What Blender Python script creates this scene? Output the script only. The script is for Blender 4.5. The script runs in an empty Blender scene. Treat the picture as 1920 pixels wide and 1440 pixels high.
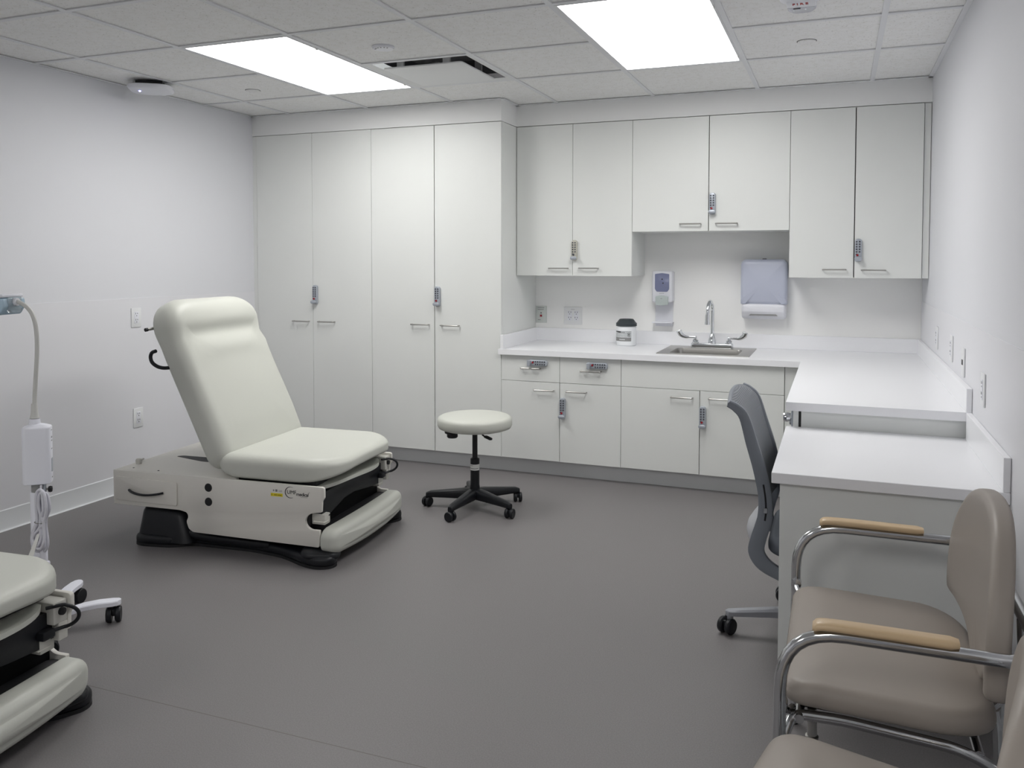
import bpy, bmesh, math, random
from mathutils import Vector, Matrix
random.seed(4)
C = bpy.context.scene.collection
R = math.radians
PI = math.pi
XL, XR, YB, YF, H = -3.814, 0.465, 5.48, -3.4, 2.321
YT, YU = 4.84, 5.10          # front planes of the tall/base cabinets and of the wall cabinets
SP = None

# ------------------------------------------------------------------ materials
def mat(name, col, rough=.5, metal=0., bump=None, spec=.5, coat=0., sheen=0., trans=0., alpha=1., emis=None, var=None):
    m = bpy.data.materials.new(name); m.use_nodes = True
    nt = m.node_tree; b = nt.nodes['Principled BSDF']
    b.inputs['Base Color'].default_value = (*col, 1); b.inputs['Roughness'].default_value = rough
    b.inputs['Metallic'].default_value = metal; b.inputs['Specular IOR Level'].default_value = spec
    b.inputs['Coat Weight'].default_value = coat; b.inputs['Sheen Weight'].default_value = sheen
    b.inputs['Transmission Weight'].default_value = trans; b.inputs['Alpha'].default_value = alpha
    if emis:
        b.inputs['Emission Color'].default_value = (*emis[0], 1); b.inputs['Emission Strength'].default_value = emis[1]
    tc = nt.nodes.new('ShaderNodeTexCoord')
    if bump:
        n = nt.nodes.new('ShaderNodeTexNoise'); n.inputs['Scale'].default_value = bump[0]; n.inputs['Detail'].default_value = 3
        nt.links.new(tc.outputs['Object'], n.inputs['Vector'])
        bp = nt.nodes.new('ShaderNodeBump'); bp.inputs['Strength'].default_value = bump[1]; bp.inputs['Distance'].default_value = bump[2] if len(bump) > 2 else .002
        nt.links.new(n.outputs['Fac'], bp.inputs['Height']); nt.links.new(bp.outputs['Normal'], b.inputs['Normal'])
    if var:   # (scale, amount): faint mottling of the colour itself
        n = nt.nodes.new('ShaderNodeTexNoise'); n.inputs['Scale'].default_value = var[0]; n.inputs['Detail'].default_value = 6
        nt.links.new(tc.outputs['Object'], n.inputs['Vector'])
        r = nt.nodes.new('ShaderNodeValToRGB'); r.color_ramp.elements[0].position = .3; r.color_ramp.elements[1].position = .7
        a = var[1]
        r.color_ramp.elements[0].color = (*[c*(1-a) for c in col], 1); r.color_ramp.elements[1].color = (*[min(1, c*(1+a)) for c in col], 1)
        nt.links.new(n.outputs['Fac'], r.inputs['Fac']); nt.links.new(r.outputs['Color'], b.inputs['Base Color'])
    return m

M = {}
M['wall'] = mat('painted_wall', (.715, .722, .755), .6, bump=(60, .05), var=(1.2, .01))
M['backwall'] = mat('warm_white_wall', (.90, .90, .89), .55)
M['wall_panel'] = mat('smooth_wall_panel', (.742, .744, .775), .45, var=(1.0, .01))
M['back_paint'] = mat('white_painted_soffit', (.84, .845, .84), .6)
M['base'] = mat('white_cove_base', (.72, .74, .76), .45)
M['laminate'] = mat('cabinet_laminate', (.745, .76, .742), .42, bump=(300, .03), var=(3, .012))
M['carcass'] = mat('cabinet_carcass', (.50, .515, .50), .5)
M['gapdark'] = mat('gap_shade', (.03, .03, .03), .8)  # near-black colour standing in for shade inside the door gaps
M['toekick'] = mat('toe_kick_vinyl', (.68, .69, .70), .5)
M['counter'] = mat('solid_surface_counter', (.87, .875, .90), .28, var=(160, .006))
M['pull'] = mat('brushed_nickel', (.45, .44, .42), .35, 1.)
M['chrome'] = mat('chrome', (.74, .76, .78), .08, 1.)
M['chairchrome'] = mat('chair_chrome', (.60, .61, .62), .14, 1.)
M['steel'] = mat('sink_steel', (.44, .43, .41), .32, 1., bump=(200, .05))
M['lock'] = mat('lock_silver', (.42, .45, .50), .35, .35)
M['lockbeige'] = mat('lock_beige_keys', (.50, .49, .43), .5, .2)
M['key'] = mat('lock_key', (.06, .065, .08), .5)
M['red'] = mat('red_button', (.30, .01, .02), .4)
M['vinyl'] = mat('cream_vinyl', (.575, .585, .535), .42, bump=(250, .10, .001), spec=.4)
M['table'] = mat('beige_powder_coat', (.74, .72, .67), .48)
M['bracket'] = mat('pale_plastic', (.58, .57, .53), .4)
M['black'] = mat('black_plastic', (.010, .011, .014), .42, spec=.35)
M['blackmat'] = mat('matte_black', (.008, .008, .010), .6)
M['whiteplastic'] = mat('white_plastic', (.76, .77, .82), .35)
M['lampwhite'] = mat('lamp_white', (.78, .79, .86), .35)
M['neck'] = mat('neck_sleeve', (.58, .58, .56), .5, bump=(400, .2))
M['bluecover'] = mat('blue_translucent_cover', (.52, .68, .80), .2, trans=.3)
M['clear'] = mat('clear_plastic', (.86, .92, .95), .12, trans=.8)
M['outlet'] = mat('outlet_plate', (.76, .77, .78), .35)
M['slot'] = mat('outlet_slot', (.05, .05, .05), .6)
M['outletgrey'] = mat('grey_green_plate', (.64, .675, .65), .4)
M['taupe'] = mat('taupe_vinyl', (.315, .280, .248), .45, bump=(220, .08, .001), spec=.4)
M['wood'] = None
M['meshgrey'] = None
M['chairgrey'] = mat('chair_frame_grey', (.20, .218, .25), .42)
M['chairlight'] = mat('chair_shell_grey', (.36, .37, .40), .4)
M['seatgrey'] = mat('seat_fabric_grey', (.12, .135, .16), .85, bump=(300, .3))
M['alu'] = mat('grey_base_metal', (.33, .34, .37), .35, .4)
M['soapwindow'] = mat('tinted_soap_window', (.21, .23, .36), .15)
M['soapgreen'] = mat('push_bar_grey_green', (.50, .56, .55), .4)
M['towel'] = mat('translucent_blue_grey_cover', (.50, .53, .64), .32)
M['tub'] = mat('wipe_tub_white', (.80, .82, .84), .3)
M['lid'] = mat('wipe_tub_lid', (.035, .045, .05), .45)
M['labelgrey'] = None
M['ink'] = mat('black_ink', (.02, .02, .025), .6)
M['inkgrey'] = mat('grey_ink', (.25, .25, .25), .6)
M['yellow'] = mat('yellow_sticker', (.78, .66, .02), .5)
M['olive'] = mat('olive_ink', (.35, .28, .02), .5)
M['paper'] = mat('white_paper', (.78, .78, .76), .7)
M['cable'] = mat('grey_white_cable', (.60, .60, .66), .45)
M['tee'] = mat('ceiling_tee', (.76, .77, .79), .5)
M['ventwhite'] = mat('diffuser_white', (.78, .79, .79), .45)
M['ventdark'] = mat('duct_dark', (.13, .13, .14), .7)
M['led'] = mat('blue_led', (.2, .2, 1), .3, emis=((.35, .35, 1.), 12.))
M['light'] = mat('lit_diffuser', (.9, .9, .9), .5, emis=((1., .99, .97), 8.6))
M['firered'] = mat('red_lettering', (.42, .02, .02), .5)
M['strobe'] = mat('strobe_lens', (.60, .61, .68), .15, trans=.15)
M['glue'] = mat('panel_seam', (.5, .5, .5), .6)

def ramp_mat(name, build, rough, **k):
    m = mat(name, (.5, .5, .5), rough, **k); nt = m.node_tree; build(nt, nt.nodes['Principled BSDF']); return m

def _wood(nt, b):
    tc = nt.nodes.new('ShaderNodeTexCoord'); mp = nt.nodes.new('ShaderNodeMapping'); mp.inputs['Scale'].default_value = (2, 30, 30)
    n = nt.nodes.new('ShaderNodeTexNoise'); n.inputs['Scale'].default_value = 3; n.inputs['Detail'].default_value = 6
    r = nt.nodes.new('ShaderNodeValToRGB'); r.color_ramp.elements[0].position = .3; r.color_ramp.elements[1].position = .75
    r.color_ramp.elements[0].color = (.55, .40, .235, 1); r.color_ramp.elements[1].color = (.66, .50, .315, 1)
    nt.links.new(tc.outputs['Object'], mp.inputs[0]); nt.links.new(mp.outputs[0], n.inputs['Vector'])
    nt.links.new(n.outputs['Fac'], r.inputs[0]); nt.links.new(r.outputs[0], b.inputs['Base Color'])
M['wood'] = ramp_mat('maple_armrest', _wood, .38)

def _mesh(nt, b):
    tc = nt.nodes.new('ShaderNodeTexCoord'); w = nt.nodes.new('ShaderNodeTexWave'); w.bands_direction = 'Z'
    w.inputs['Scale'].default_value = 75; w.inputs['Distortion'].default_value = .3
    r = nt.nodes.new('ShaderNodeValToRGB'); r.color_ramp.elements[0].color = (.15, .16, .175, 1); r.color_ramp.elements[1].color = (.27, .285, .31, 1)
    nt.links.new(tc.outputs['Object'], w.inputs['Vector']); nt.links.new(w.outputs['Fac'], r.inputs[0]); nt.links.new(r.outputs[0], b.inputs['Base Color'])
    bp = nt.nodes.new('ShaderNodeBump'); bp.inputs['Strength'].default_value = .3; bp.inputs['Distance'].default_value = .002
    nt.links.new(w.outputs['Fac'], bp.inputs['Height']); nt.links.new(bp.outputs['Normal'], b.inputs['Normal'])
M['meshgrey'] = ramp_mat('woven_mesh_grey', _mesh, .6)

def _tile(nt, b):
    tc = nt.nodes.new('ShaderNodeTexCoord')
    n = nt.nodes.new('ShaderNodeTexNoise'); n.inputs['Scale'].default_value = 120; n.inputs['Detail'].default_value = 2
    r = nt.nodes.new('ShaderNodeValToRGB'); r.color_ramp.elements[0].position = .29; r.color_ramp.elements[1].position = .36
    r.color_ramp.elements[0].color = (.58, .58, .57, 1); r.color_ramp.elements[1].color = (.87, .87, .865, 1)
    n2 = nt.nodes.new('ShaderNodeTexNoise'); n2.inputs['Scale'].default_value = 30; n2.inputs['Detail'].default_value = 4
    r2 = nt.nodes.new('ShaderNodeValToRGB'); r2.color_ramp.elements[0].position = .3; r2.color_ramp.elements[1].position = .55
    r2.color_ramp.elements[0].color = (.95, .945, .93, 1); r2.color_ramp.elements[1].color = (1, 1, 1, 1)
    mx = nt.nodes.new('ShaderNodeMix'); mx.data_type = 'RGBA'; mx.blend_type = 'MULTIPLY'; mx.inputs[0].default_value = 1
    for t in (n, n2): nt.links.new(tc.outputs['Object'], t.inputs['Vector'])
    nt.links.new(n.outputs['Fac'], r.inputs[0]); nt.links.new(n2.outputs['Fac'], r2.inputs[0])
    nt.links.new(r.outputs[0], mx.inputs[6]); nt.links.new(r2.outputs[0], mx.inputs[7]); nt.links.new(mx.outputs[2], b.inputs['Base Color'])
    bp = nt.nodes.new('ShaderNodeBump'); bp.inputs['Strength'].default_value = .15; bp.inputs['Distance'].default_value = .001
    nt.links.new(n.outputs['Fac'], bp.inputs['Height']); nt.links.new(bp.outputs['Normal'], b.inputs['Normal'])
M['tile'] = ramp_mat('fissured_ceiling_tile', _tile, .9)

def _floor(nt, b):
    tc = nt.nodes.new('ShaderNodeTexCoord')
    n = nt.nodes.new('ShaderNodeTexNoise'); n.inputs['Scale'].default_value = 260; n.inputs['Detail'].default_value = 3
    n2 = nt.nodes.new('ShaderNodeTexNoise'); n2.inputs['Scale'].default_value = 1.6; n2.inputs['Detail'].default_value = 5
    r = nt.nodes.new('ShaderNodeValToRGB'); r.color_ramp.elements[0].position = .35; r.color_ramp.elements[1].position = .65
    r.color_ramp.elements[0].color = (.166, .157, .160, 1); r.color_ramp.elements[1].color = (.200, .190, .194, 1)
    r2 = nt.nodes.new('ShaderNodeValToRGB'); r2.color_ramp.elements[0].color = (.94, .94, .94, 1); r2.color_ramp.elements[1].color = (1.05, 1.04, 1.03, 1)
    mx = nt.nodes.new('ShaderNodeMix'); mx.data_type = 'RGBA'; mx.blend_type = 'MULTIPLY'; mx.inputs[0].default_value = 1
    for t in (n, n2): nt.links.new(tc.outputs['Object'], t.inputs['Vector'])
    nt.links.new(n.outputs['Fac'], r.inputs[0]); nt.links.new(n2.outputs['Fac'], r2.inputs[0])
    nt.links.new(r.outputs[0], mx.inputs[6]); nt.links.new(r2.outputs[0], mx.inputs[7])
    # welded sheet seam: a thin line running across the room
    sx = nt.nodes.new('ShaderNodeSeparateXYZ'); nt.links.new(tc.outputs['Object'], sx.inputs[0])
    ma = nt.nodes.new('ShaderNodeMath'); ma.operation = 'COMPARE'; ma.inputs[1].default_value = 1.93; ma.inputs[2].default_value = .0016
    nt.links.new(sx.outputs['Y'], ma.inputs[0])
    mx2 = nt.nodes.new('ShaderNodeMix'); mx2.data_type = 'RGBA'; mx2.inputs[7].default_value = (.115, .10, .095, 1)
    nt.links.new(ma.outputs[0], mx2.inputs[0]); nt.links.new(mx.outputs[2], mx2.inputs[6]); nt.links.new(mx2.outputs[2], b.inputs['Base Color'])
    r3 = nt.nodes.new('ShaderNodeMapRange'); r3.inputs[3].default_value = .42; r3.inputs[4].default_value = .55
    nt.links.new(n2.outputs['Fac'], r3.inputs[0]); nt.links.new(r3.outputs[0], b.inputs['Roughness'])
    bp = nt.nodes.new('ShaderNodeBump'); bp.inputs['Strength'].default_value = .12; bp.inputs['Distance'].default_value = .001
    nt.links.new(n.outputs['Fac'], bp.inputs['Height']); nt.links.new(bp.outputs['Normal'], b.inputs['Normal'])
M['floor'] = ramp_mat('grey_sheet_vinyl', _floor, .5)

def _label(nt, b):   # printed label of the wipe tub: white with grey text lines above a grey picture band
    tc = nt.nodes.new('ShaderNodeTexCoord'); w = nt.nodes.new('ShaderNodeTexWave'); w.bands_direction = 'Z'
    w.inputs['Scale'].default_value = 40; w.inputs['Distortion'].default_value = 1.5; w.inputs['Detail Scale'].default_value = 4
    r = nt.nodes.new('ShaderNodeValToRGB'); r.color_ramp.elements[0].color = (.25, .27, .28, 1); r.color_ramp.elements[1].color = (.65, .67, .68, 1)
    r.color_ramp.elements[0].position = .1; r.color_ramp.elements[1].position = .5
    nt.links.new(tc.outputs['Object'], w.inputs['Vector']); nt.links.new(w.outputs['Fac'], r.inputs[0]); nt.links.new(r.outputs[0], b.inputs['Base Color'])
M['labelgrey'] = ramp_mat('printed_label', _label, .5)

# ------------------------------------------------------------------ mesh builder
class MB:
    def __init__(s): s.v = []; s.f = []; s.mi = []; s.mats = []
    def _m(s, m):
        m = M[m] if isinstance(m, str) else m
        if m not in s.mats: s.mats.append(m)
        return s.mats.index(m)
    def add(s, vs, fs, m, T=None):
        k = len(s.v); i = s._m(m)
        s.v += [tuple(T @ Vector(v)) if T else tuple(v) for v in vs]
        s.f += [tuple(k+a for a in f) for f in fs]; s.mi += [i]*len(fs); return s
    def bm(s, bm, m, T=None):
        bm.verts.index_update(); s.add([v.co[:] for v in bm.verts], [[v.index for v in f.verts] for f in bm.faces], m, T); bm.free(); return s
    def box(s, x0, x1, y0, y1, z0, z1, m, bev=0., seg=2, T=None):
        b = bmesh.new(); bmesh.ops.create_cube(b, size=1)
        for v in b.verts: v.co = Vector((x0 if v.co.x < 0 else x1, y0 if v.co.y < 0 else y1, z0 if v.co.z < 0 else z1))
        if bev: bmesh.ops.bevel(b, geom=b.edges[:], offset=bev, segments=seg, profile=.5, affect='EDGES', clamp_overlap=True)
        return s.bm(b, m, T)
    def prism(s, poly, a0, a1, m, axis='z', bev=0., seg=2, T=None):
        # poly is in (x,y) for axis z, (x,z) for axis y, (y,z) for axis x
        def P(p, a): return {'z': (p[0], p[1], a), 'y': (p[0], a, p[1]), 'x': (a, p[0], p[1])}[axis]
        b = bmesh.new(); lo = [b.verts.new(P(p, a0)) for p in poly]; hi = [b.verts.new(P(p, a1)) for p in poly]; n = len(poly)
        b.faces.new(lo); b.faces.new(hi)
        for i in range(n): b.faces.new((lo[i], lo[(i+1) % n], hi[(i+1) % n], hi[i]))
        bmesh.ops.recalc_face_normals(b, faces=b.faces[:])
        if bev:
            es = [e for e in b.edges if (e.verts[0] in lo) == (e.verts[1] in lo)]
            bmesh.ops.bevel(b, geom=es, offset=bev, segments=seg, profile=.5, affect='EDGES', clamp_overlap=True)
        return s.bm(b, m, T)
    def tube(s, pts, r, m, seg=12, closed=False, caps=True, T=None, flat=1., flatb=1.):
        pts = [Vector(p) for p in pts]; n = len(pts); rr = r if isinstance(r, (list, tuple)) else [r]*n
        vs = []; fs = []; up = None
        for i, p in enumerate(pts):
            if closed: t = pts[(i+1) % n]-pts[i-1]
            else: t = pts[min(i+1, n-1)]-pts[max(i-1, 0)]
            t.normalize()
            if up is None: up = Vector((0, 0, 1)) if abs(t.z) < .9 else Vector((1, 0, 0))
            a = (up-t*up.dot(t)).normalized(); up = a; b = t.cross(a)
            for k in range(seg):
                th = 2*PI*k/seg; vs.append(p+a*math.cos(th)*rr[i]*flat+b*math.sin(th)*rr[i]*flatb)
        for i in range(n if closed else n-1):
            j = (i+1) % n
            for k in range(seg): fs.append((i*seg+k, i*seg+(k+1) % seg, j*seg+(k+1) % seg, j*seg+k))
        if caps and not closed: fs.append(tuple(range(seg))[::-1]); fs.append(tuple((n-1)*seg+k for k in range(seg)))
        return s.add(vs, fs, m, T)
    def lathe(s, prof, m, c=(0, 0, 0), seg=32, T=None, axis='z'):
        vs = []; fs = []; n = len(prof)
        for (r, z) in prof:
            for k in range(seg):
                a = 2*PI*k/seg; x, y = r*math.cos(a), r*math.sin(a)
                q = {'z': (x, y, z), 'y': (x, z, y), 'x': (z, x, y)}[axis]
                vs.append((c[0]+q[0], c[1]+q[1], c[2]+q[2]))
        for i in range(n-1):
            for k in range(seg): fs.append((i*seg+k, i*seg+(k+1) % seg, (i+1)*seg+(k+1) % seg, (i+1)*seg+k))
        if prof[0][0] > 1e-5: fs.append(tuple(range(seg))[::-1])
        if prof[-1][0] > 1e-5: fs.append(tuple((n-1)*seg+k for k in range(seg)))
        return s.add(vs, fs, m, T)
    def cushion(s, w, d, t, m, rc=.08, re=.03, crown=.01, fn=None, T=None, outline=None, rb=None, N=16, Mid=10):
        """upholstered pad lying in the xy plane, 0..t in z; grid built so that fn can bend it"""
        out = outline or rrect(w, d, rc, N); n = len(out)
        if len(out) != n: pass
        nm = []
        for i in range(n):
            a, b = Vector(out[i-1]), Vector(out[(i+1) % n]); e = b-a; nm.append(Vector((-e.y, e.x)).normalized())
        ctr = sum((Vector(p) for p in out), Vector((0, 0)))/n
        if (ctr-Vector(out[0])).dot(nm[0]) < 0: nm = [-q for q in nm]
        rb = rb if rb is not None else re*.6
        rings = []
        K = 5
        for k in range(K+1):
            a = PI/2*k/K; rings.append((rb*(1-math.sin(a)), rb*(1-math.cos(a)), 0))
        for k in range(K+2):
            a = PI/2*k/(K+1); rings.append((re*(1-math.cos(a)), t-re+re*math.sin(a), 0))
        vs = []; fs = []
        for ins, z, _ in rings:
            for i, p in enumerate(out): q = Vector(p)+nm[i]*ins; vs.append((q.x, q.y, z))
        base = len(rings)
        for j in range(1, Mid):
            f = 1-j/Mid
            for i, p in enumerate(out):
                q = Vector(p)+nm[i]*re; q = ctr+(q-ctr)*f; vs.append((q.x, q.y, t+crown*(1-f*f)))
        nr = base+Mid-1
        for j in range(nr-1):
            for i in range(n): fs.append((j*n+i, j*n+(i+1) % n, (j+1)*n+(i+1) % n, (j+1)*n+i))
        vs.append((ctr.x, ctr.y, t+crown)); k = len(vs)-1
        for i in range(n): fs.append(((nr-1)*n+i, (nr-1)*n+(i+1) % n, k))
        # flat underside
        k0 = len(vs)
        for j in range(1, Mid):
            f = 1-j/Mid
            for i, p in enumerate(out):
                q = Vector(p)+nm[i]*rb; q = ctr+(q-ctr)*f; vs.append((q.x, q.y, 0))
        for j in range(Mid-1):
            A = 0 if j == 0 else k0+(j-1)*n; B = k0+j*n
            for i in range(n): fs.append((A+(i+1) % n, A+i, B+i, B+(i+1) % n))
        vs.append((ctr.x, ctr.y, 0)); k = len(vs)-1
        for i in range(n): fs.append((k0+(Mid-2)*n+(i+1) % n, k0+(Mid-2)*n+i, k))
        if fn: vs = [fn(*v) for v in vs]
        return s.add(vs, fs, m, T)
    def grid(s, P, nu, nv, m, th=0., T=None):
        """surface P(u,v) with thickness th along its normal"""
        pt = [[Vector(P(i/nu, j/nv)) for j in range(nv+1)] for i in range(nu+1)]
        vs = []; fs = []
        for i in range(nu+1):
            for j in range(nv+1): vs.append(pt[i][j])
        W = nv+1
        for i in range(nu):
            for j in range(nv): fs.append((i*W+j, (i+1)*W+j, (i+1)*W+j+1, i*W+j+1))
        if th:
            k = len(vs)
            for i in range(nu+1):
                for j in range(nv+1):
                    a = pt[min(i+1, nu)][j]-pt[max(i-1, 0)][j]; b = pt[i][min(j+1, nv)]-pt[i][max(j-1, 0)]
                    vs.append(pt[i][j]-a.cross(b).normalized()*th)
            for i in range(nu):
                for j in range(nv): fs.append((k+i*W+j, k+i*W+j+1, k+(i+1)*W+j+1, k+(i+1)*W+j))
            for j in range(nv):
                fs.append((j, j+1, k+j+1, k+j)); q = nu*W; fs.append((q+j+1, q+j, k+q+j, k+q+j+1))
            for i in range(nu):
                fs.append(((i+1)*W, i*W, k+i*W, k+(i+1)*W)); fs.append((i*W+nv, (i+1)*W+nv, k+(i+1)*W+nv, k+i*W+nv))
        return s.add(vs, fs, m, T)
    def build(s, name, parent=None, angle=35, fix=False, loc=None, rotz=0):
        me = bpy.data.meshes.new(name); me.from_pydata(s.v, [], s.f)
        for m in s.mats: me.materials.append(m)
        me.polygons.foreach_set('material_index', s.mi); me.polygons.foreach_set('use_smooth', [True]*len(s.f))
        b = bmesh.new(); b.from_mesh(me); bmesh.ops.recalc_face_normals(b, faces=b.faces[:]); b.to_mesh(me); b.free()
        me.set_sharp_from_angle(angle=R(angle)); me.update()
        o = bpy.data.objects.new(name, me); C.objects.link(o)
        if parent: o.parent = parent
        if loc: o.location = loc
        o.rotation_euler = (0, 0, rotz)
        return o

def rrect(w, d, rc, N=16, cx=0, cy=0, E=10):
    """rounded rectangle, arcs plus points along the edges"""
    if not isinstance(rc, (tuple, list)): rc = (rc,)*4     # corners: ++, -+, --, +-
    out = []; S = [(1, 1, 0), (-1, 1, 90), (-1, -1, 180), (1, -1, 270)]
    for k, (sx, sy, a0) in enumerate(S):
        r = rc[k]
        for i in range(N//2+1):
            a = R(a0+90*i/(N//2)); out.append((cx+sx*(w/2-r)+r*math.cos(a), cy+sy*(d/2-r)+r*math.sin(a)))
        r2 = rc[(k+1) % 4]; nx = S[(k+1) % 4]
        a = R(nx[2]); q = (cx+nx[0]*(w/2-r2)+r2*math.cos(a), cy+nx[1]*(d/2-r2)+r2*math.sin(a)); p = out[-1]
        for e in range(1, E): out.append((p[0]+(q[0]-p[0])*e/E, p[1]+(q[1]-p[1])*e/E))
    return out
def rnd(pts, r, seg=6, closed=False):
    """polyline with rounded corners (2D or 3D)"""
    P = [Vector(p) for p in pts]; n = len(P); out = []
    rr = r if isinstance(r, (list, tuple)) else [r]*n
    for i in range(n):
        if not closed and i in (0, n-1): out.append(P[i]); continue
        a = P[i-1]; b = P[i]; c = P[(i+1) % n]; d = min(rr[i], (a-b).length*.48, (c-b).length*.48)
        p = b+(a-b).normalized()*d; q = b+(c-b).normalized()*d
        for k in range(seg+1):
            t = k/seg; out.append(p*(1-t)**2+b*2*t*(1-t)+q*t*t)
    return out
def cat(pts, n=8):
    P = [Vector(p) for p in pts]; P = [P[0]*2-P[1]]+P+[P[-1]*2-P[-2]]; out = []
    for i in range(1, len(P)-2):
        for k in range(n):
            t = k/n; a, b, c, d = P[i-1:i+3]
            out.append(.5*((2*b)+(c-a)*t+(2*a-5*b+4*c-d)*t*t+(3*b-a-3*c+d)*t**3))
    out.append(P[-2]); return out
def thing(name, label, cat_, loc=(0, 0, 0), rotz=0, group=None):
    o = bpy.data.objects.new(name, None); C.objects.link(o); o.empty_display_size = .1
    o.location = loc; o.rotation_euler = (0, 0, rotz); return tag(o, label, cat_, group)
def tag(o, label, cat_, group=None):
    o['label'] = label; o['category'] = cat_
    if group: o['group'] = group
    return o
def struct(o): o['kind'] = 'structure'; return o
def dup(root, loc, rotz, label, group=None):
    def cp(o, par):
        c = o.copy(); C.objects.link(c)
        if par: c.parent = par
        for ch in [x for x in bpy.data.objects if x.parent == o]: cp(ch, c)
        return c
    r = cp(root, None); r.location = loc; r.rotation_euler = (0, 0, rotz); r['label'] = label
    if group: r['group'] = group
    return r
def text(name, s, size, T, m, parent, ext=.0006, space=1., shear=0., sx=1., off=0.):
    cu = bpy.data.curves.new(name, 'FONT'); cu.body = s; cu.size = size; cu.extrude = ext; cu.align_x = 'CENTER'; cu.align_y = 'CENTER'
    cu.space_character = space; cu.shear = shear; cu.offset = off
    o = bpy.data.objects.new(name, cu); C.objects.link(o)
    dg = bpy.context.evaluated_depsgraph_get(); me = bpy.data.meshes.new_from_object(o.evaluated_get(dg))
    bpy.data.objects.remove(o); me.transform(T @ Matrix.Diagonal((sx, 1, 1, 1))); me.materials.clear(); me.materials.append(M[m])
    q = bpy.data.objects.new(name, me); C.objects.link(q)
    if parent: q.parent = parent
    return q
def TX(x, y, z, rx=0, ry=0, rz=0):
    return Matrix.Translation((x, y, z)) @ Matrix.Rotation(R(rz), 4, 'Z') @ Matrix.Rotation(R(ry), 4, 'Y') @ Matrix.Rotation(R(rx), 4, 'X')

# ------------------------------------------------------------------ room shell
struct(MB().box(XL-.1, XR+.1, YF-.1, YB+.1, -.08, 0, 'floor').build('floor'))
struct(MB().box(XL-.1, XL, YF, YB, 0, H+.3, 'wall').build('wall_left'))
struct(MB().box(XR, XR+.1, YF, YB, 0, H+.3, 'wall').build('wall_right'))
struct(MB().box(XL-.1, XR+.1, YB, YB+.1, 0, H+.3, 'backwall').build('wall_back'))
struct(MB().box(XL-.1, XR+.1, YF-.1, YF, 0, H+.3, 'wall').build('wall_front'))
# smooth protective sheets on the lower walls
struct(MB().box(XL, XL+.0025, YF, YT+.02, .1016, 1.108, 'wall_panel').build('trim_1'))
struct(MB().box(XR-.0025, XR, YF, YB, .0, 1.092, 'wall_panel').build('trim_2'))
def cove(x0, sgn, y0, y1, name):
    pr = [(x0, 0), (x0+sgn*.022, 0), (x0+sgn*.012, .005), (x0+sgn*.0085, .014), (x0+sgn*.008, .098), (x0+sgn*.0055, .1016), (x0, .1016)]
    struct(MB().prism(pr, y0, y1, 'base', 'y').build(name, angle=25))
cove(XL, 1, YF, YT+.07, 'baseboard_left')
cove(XR-.0025, -1, YF, 2.7, 'baseboard_right')

# suspended ceiling: grid lines
G = .6096; GX, GY = -3.4958, 4.3549
xs = [XL]+[GX+G*i for i in range(7)]+[XR]
ys = [YB]+[GY-G*j for j in range(13)]+[YF]
def cell(i, j): return xs[i], xs[i+1], ys[j+1], ys[j]
mb = MB()
# index: column i between xs[i] and xs[i+1]; row j between ys[j+1] and ys[j]
hl = {(2, 1), (2, 2), (5, 1), (5, 2), (3, 1), (2, 8), (2, 9), (5, 8), (5, 9)}
for i in range(len(xs)-1):
    for j in range(len(ys)-1):
        if (i, j) in hl: continue
        x0, x1, y0, y1 = cell(i, j); mb.box(x0+.001, x1-.001, y0+.001, y1-.001, H+.006, H+.02, 'tile')
mb.box(XL-.1, XR+.1, YF-.1, YB+.1, H+.28, H+.34, 'ventdark')
ceil = struct(mb.build('ceiling'))
mb = MB()
for x in xs[1:-1]: mb.box(x-.012, x+.012, YF, YB, H, H+.005, 'tee')
lightcols = [(xs[2], xs[3]), (xs[5], xs[6])]
for k, y in enumerate(ys[1:-1]):
    segs = [(XL, XR)]
    if k in (1, 8):   # no cross tee through the middle of a light
        segs = [(XL, xs[2]), (xs[3], xs[5]), (xs[6], XR)]
    for a, b in segs: mb.box(a, b, y-.012, y+.012, H+.0002, H+.0052, 'tee')
mb.box(XL, XL+.02, YF, YB, H-.001, H+.003, 'tee'); mb.box(XR-.022, XR, YF, YU, H-.001, H+.003, 'tee')
mb.box(XL, -1.945, YT-.022, YT, H-.001, H+.003, 'tee'); mb.box(-1.945, XR, YU-.022, YU, H-.001, H+.003, 'tee'); mb.box(-1.945, -1.923, YT, YU, H-.001, H+.003, 'tee')
mb.build('ceiling_grid', ceil)

# soffits above the cabinets and scribe fillers
zt = 2.189
struct(MB().box(XL, -1.945, YT, YB, zt, H, 'back_paint').build('trim_3'))
struct(MB().box(-1.945, XR, YU, YB, zt, H, 'back_paint').build('trim_4'))
struct(MB().box(XL, -3.781, YT+.004, YT+.03, .1, zt-.003, 'laminate').build('trim_5'))
struct(MB().box(.43, XR-.003, YU+.012, YU+.03, 1.232, zt-.003, 'laminate').build('trim_6'))
struct(MB().box(-.262, -.155, YT+.006, YT+.024, .1, .747, 'laminate').build('trim_7'))

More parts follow.
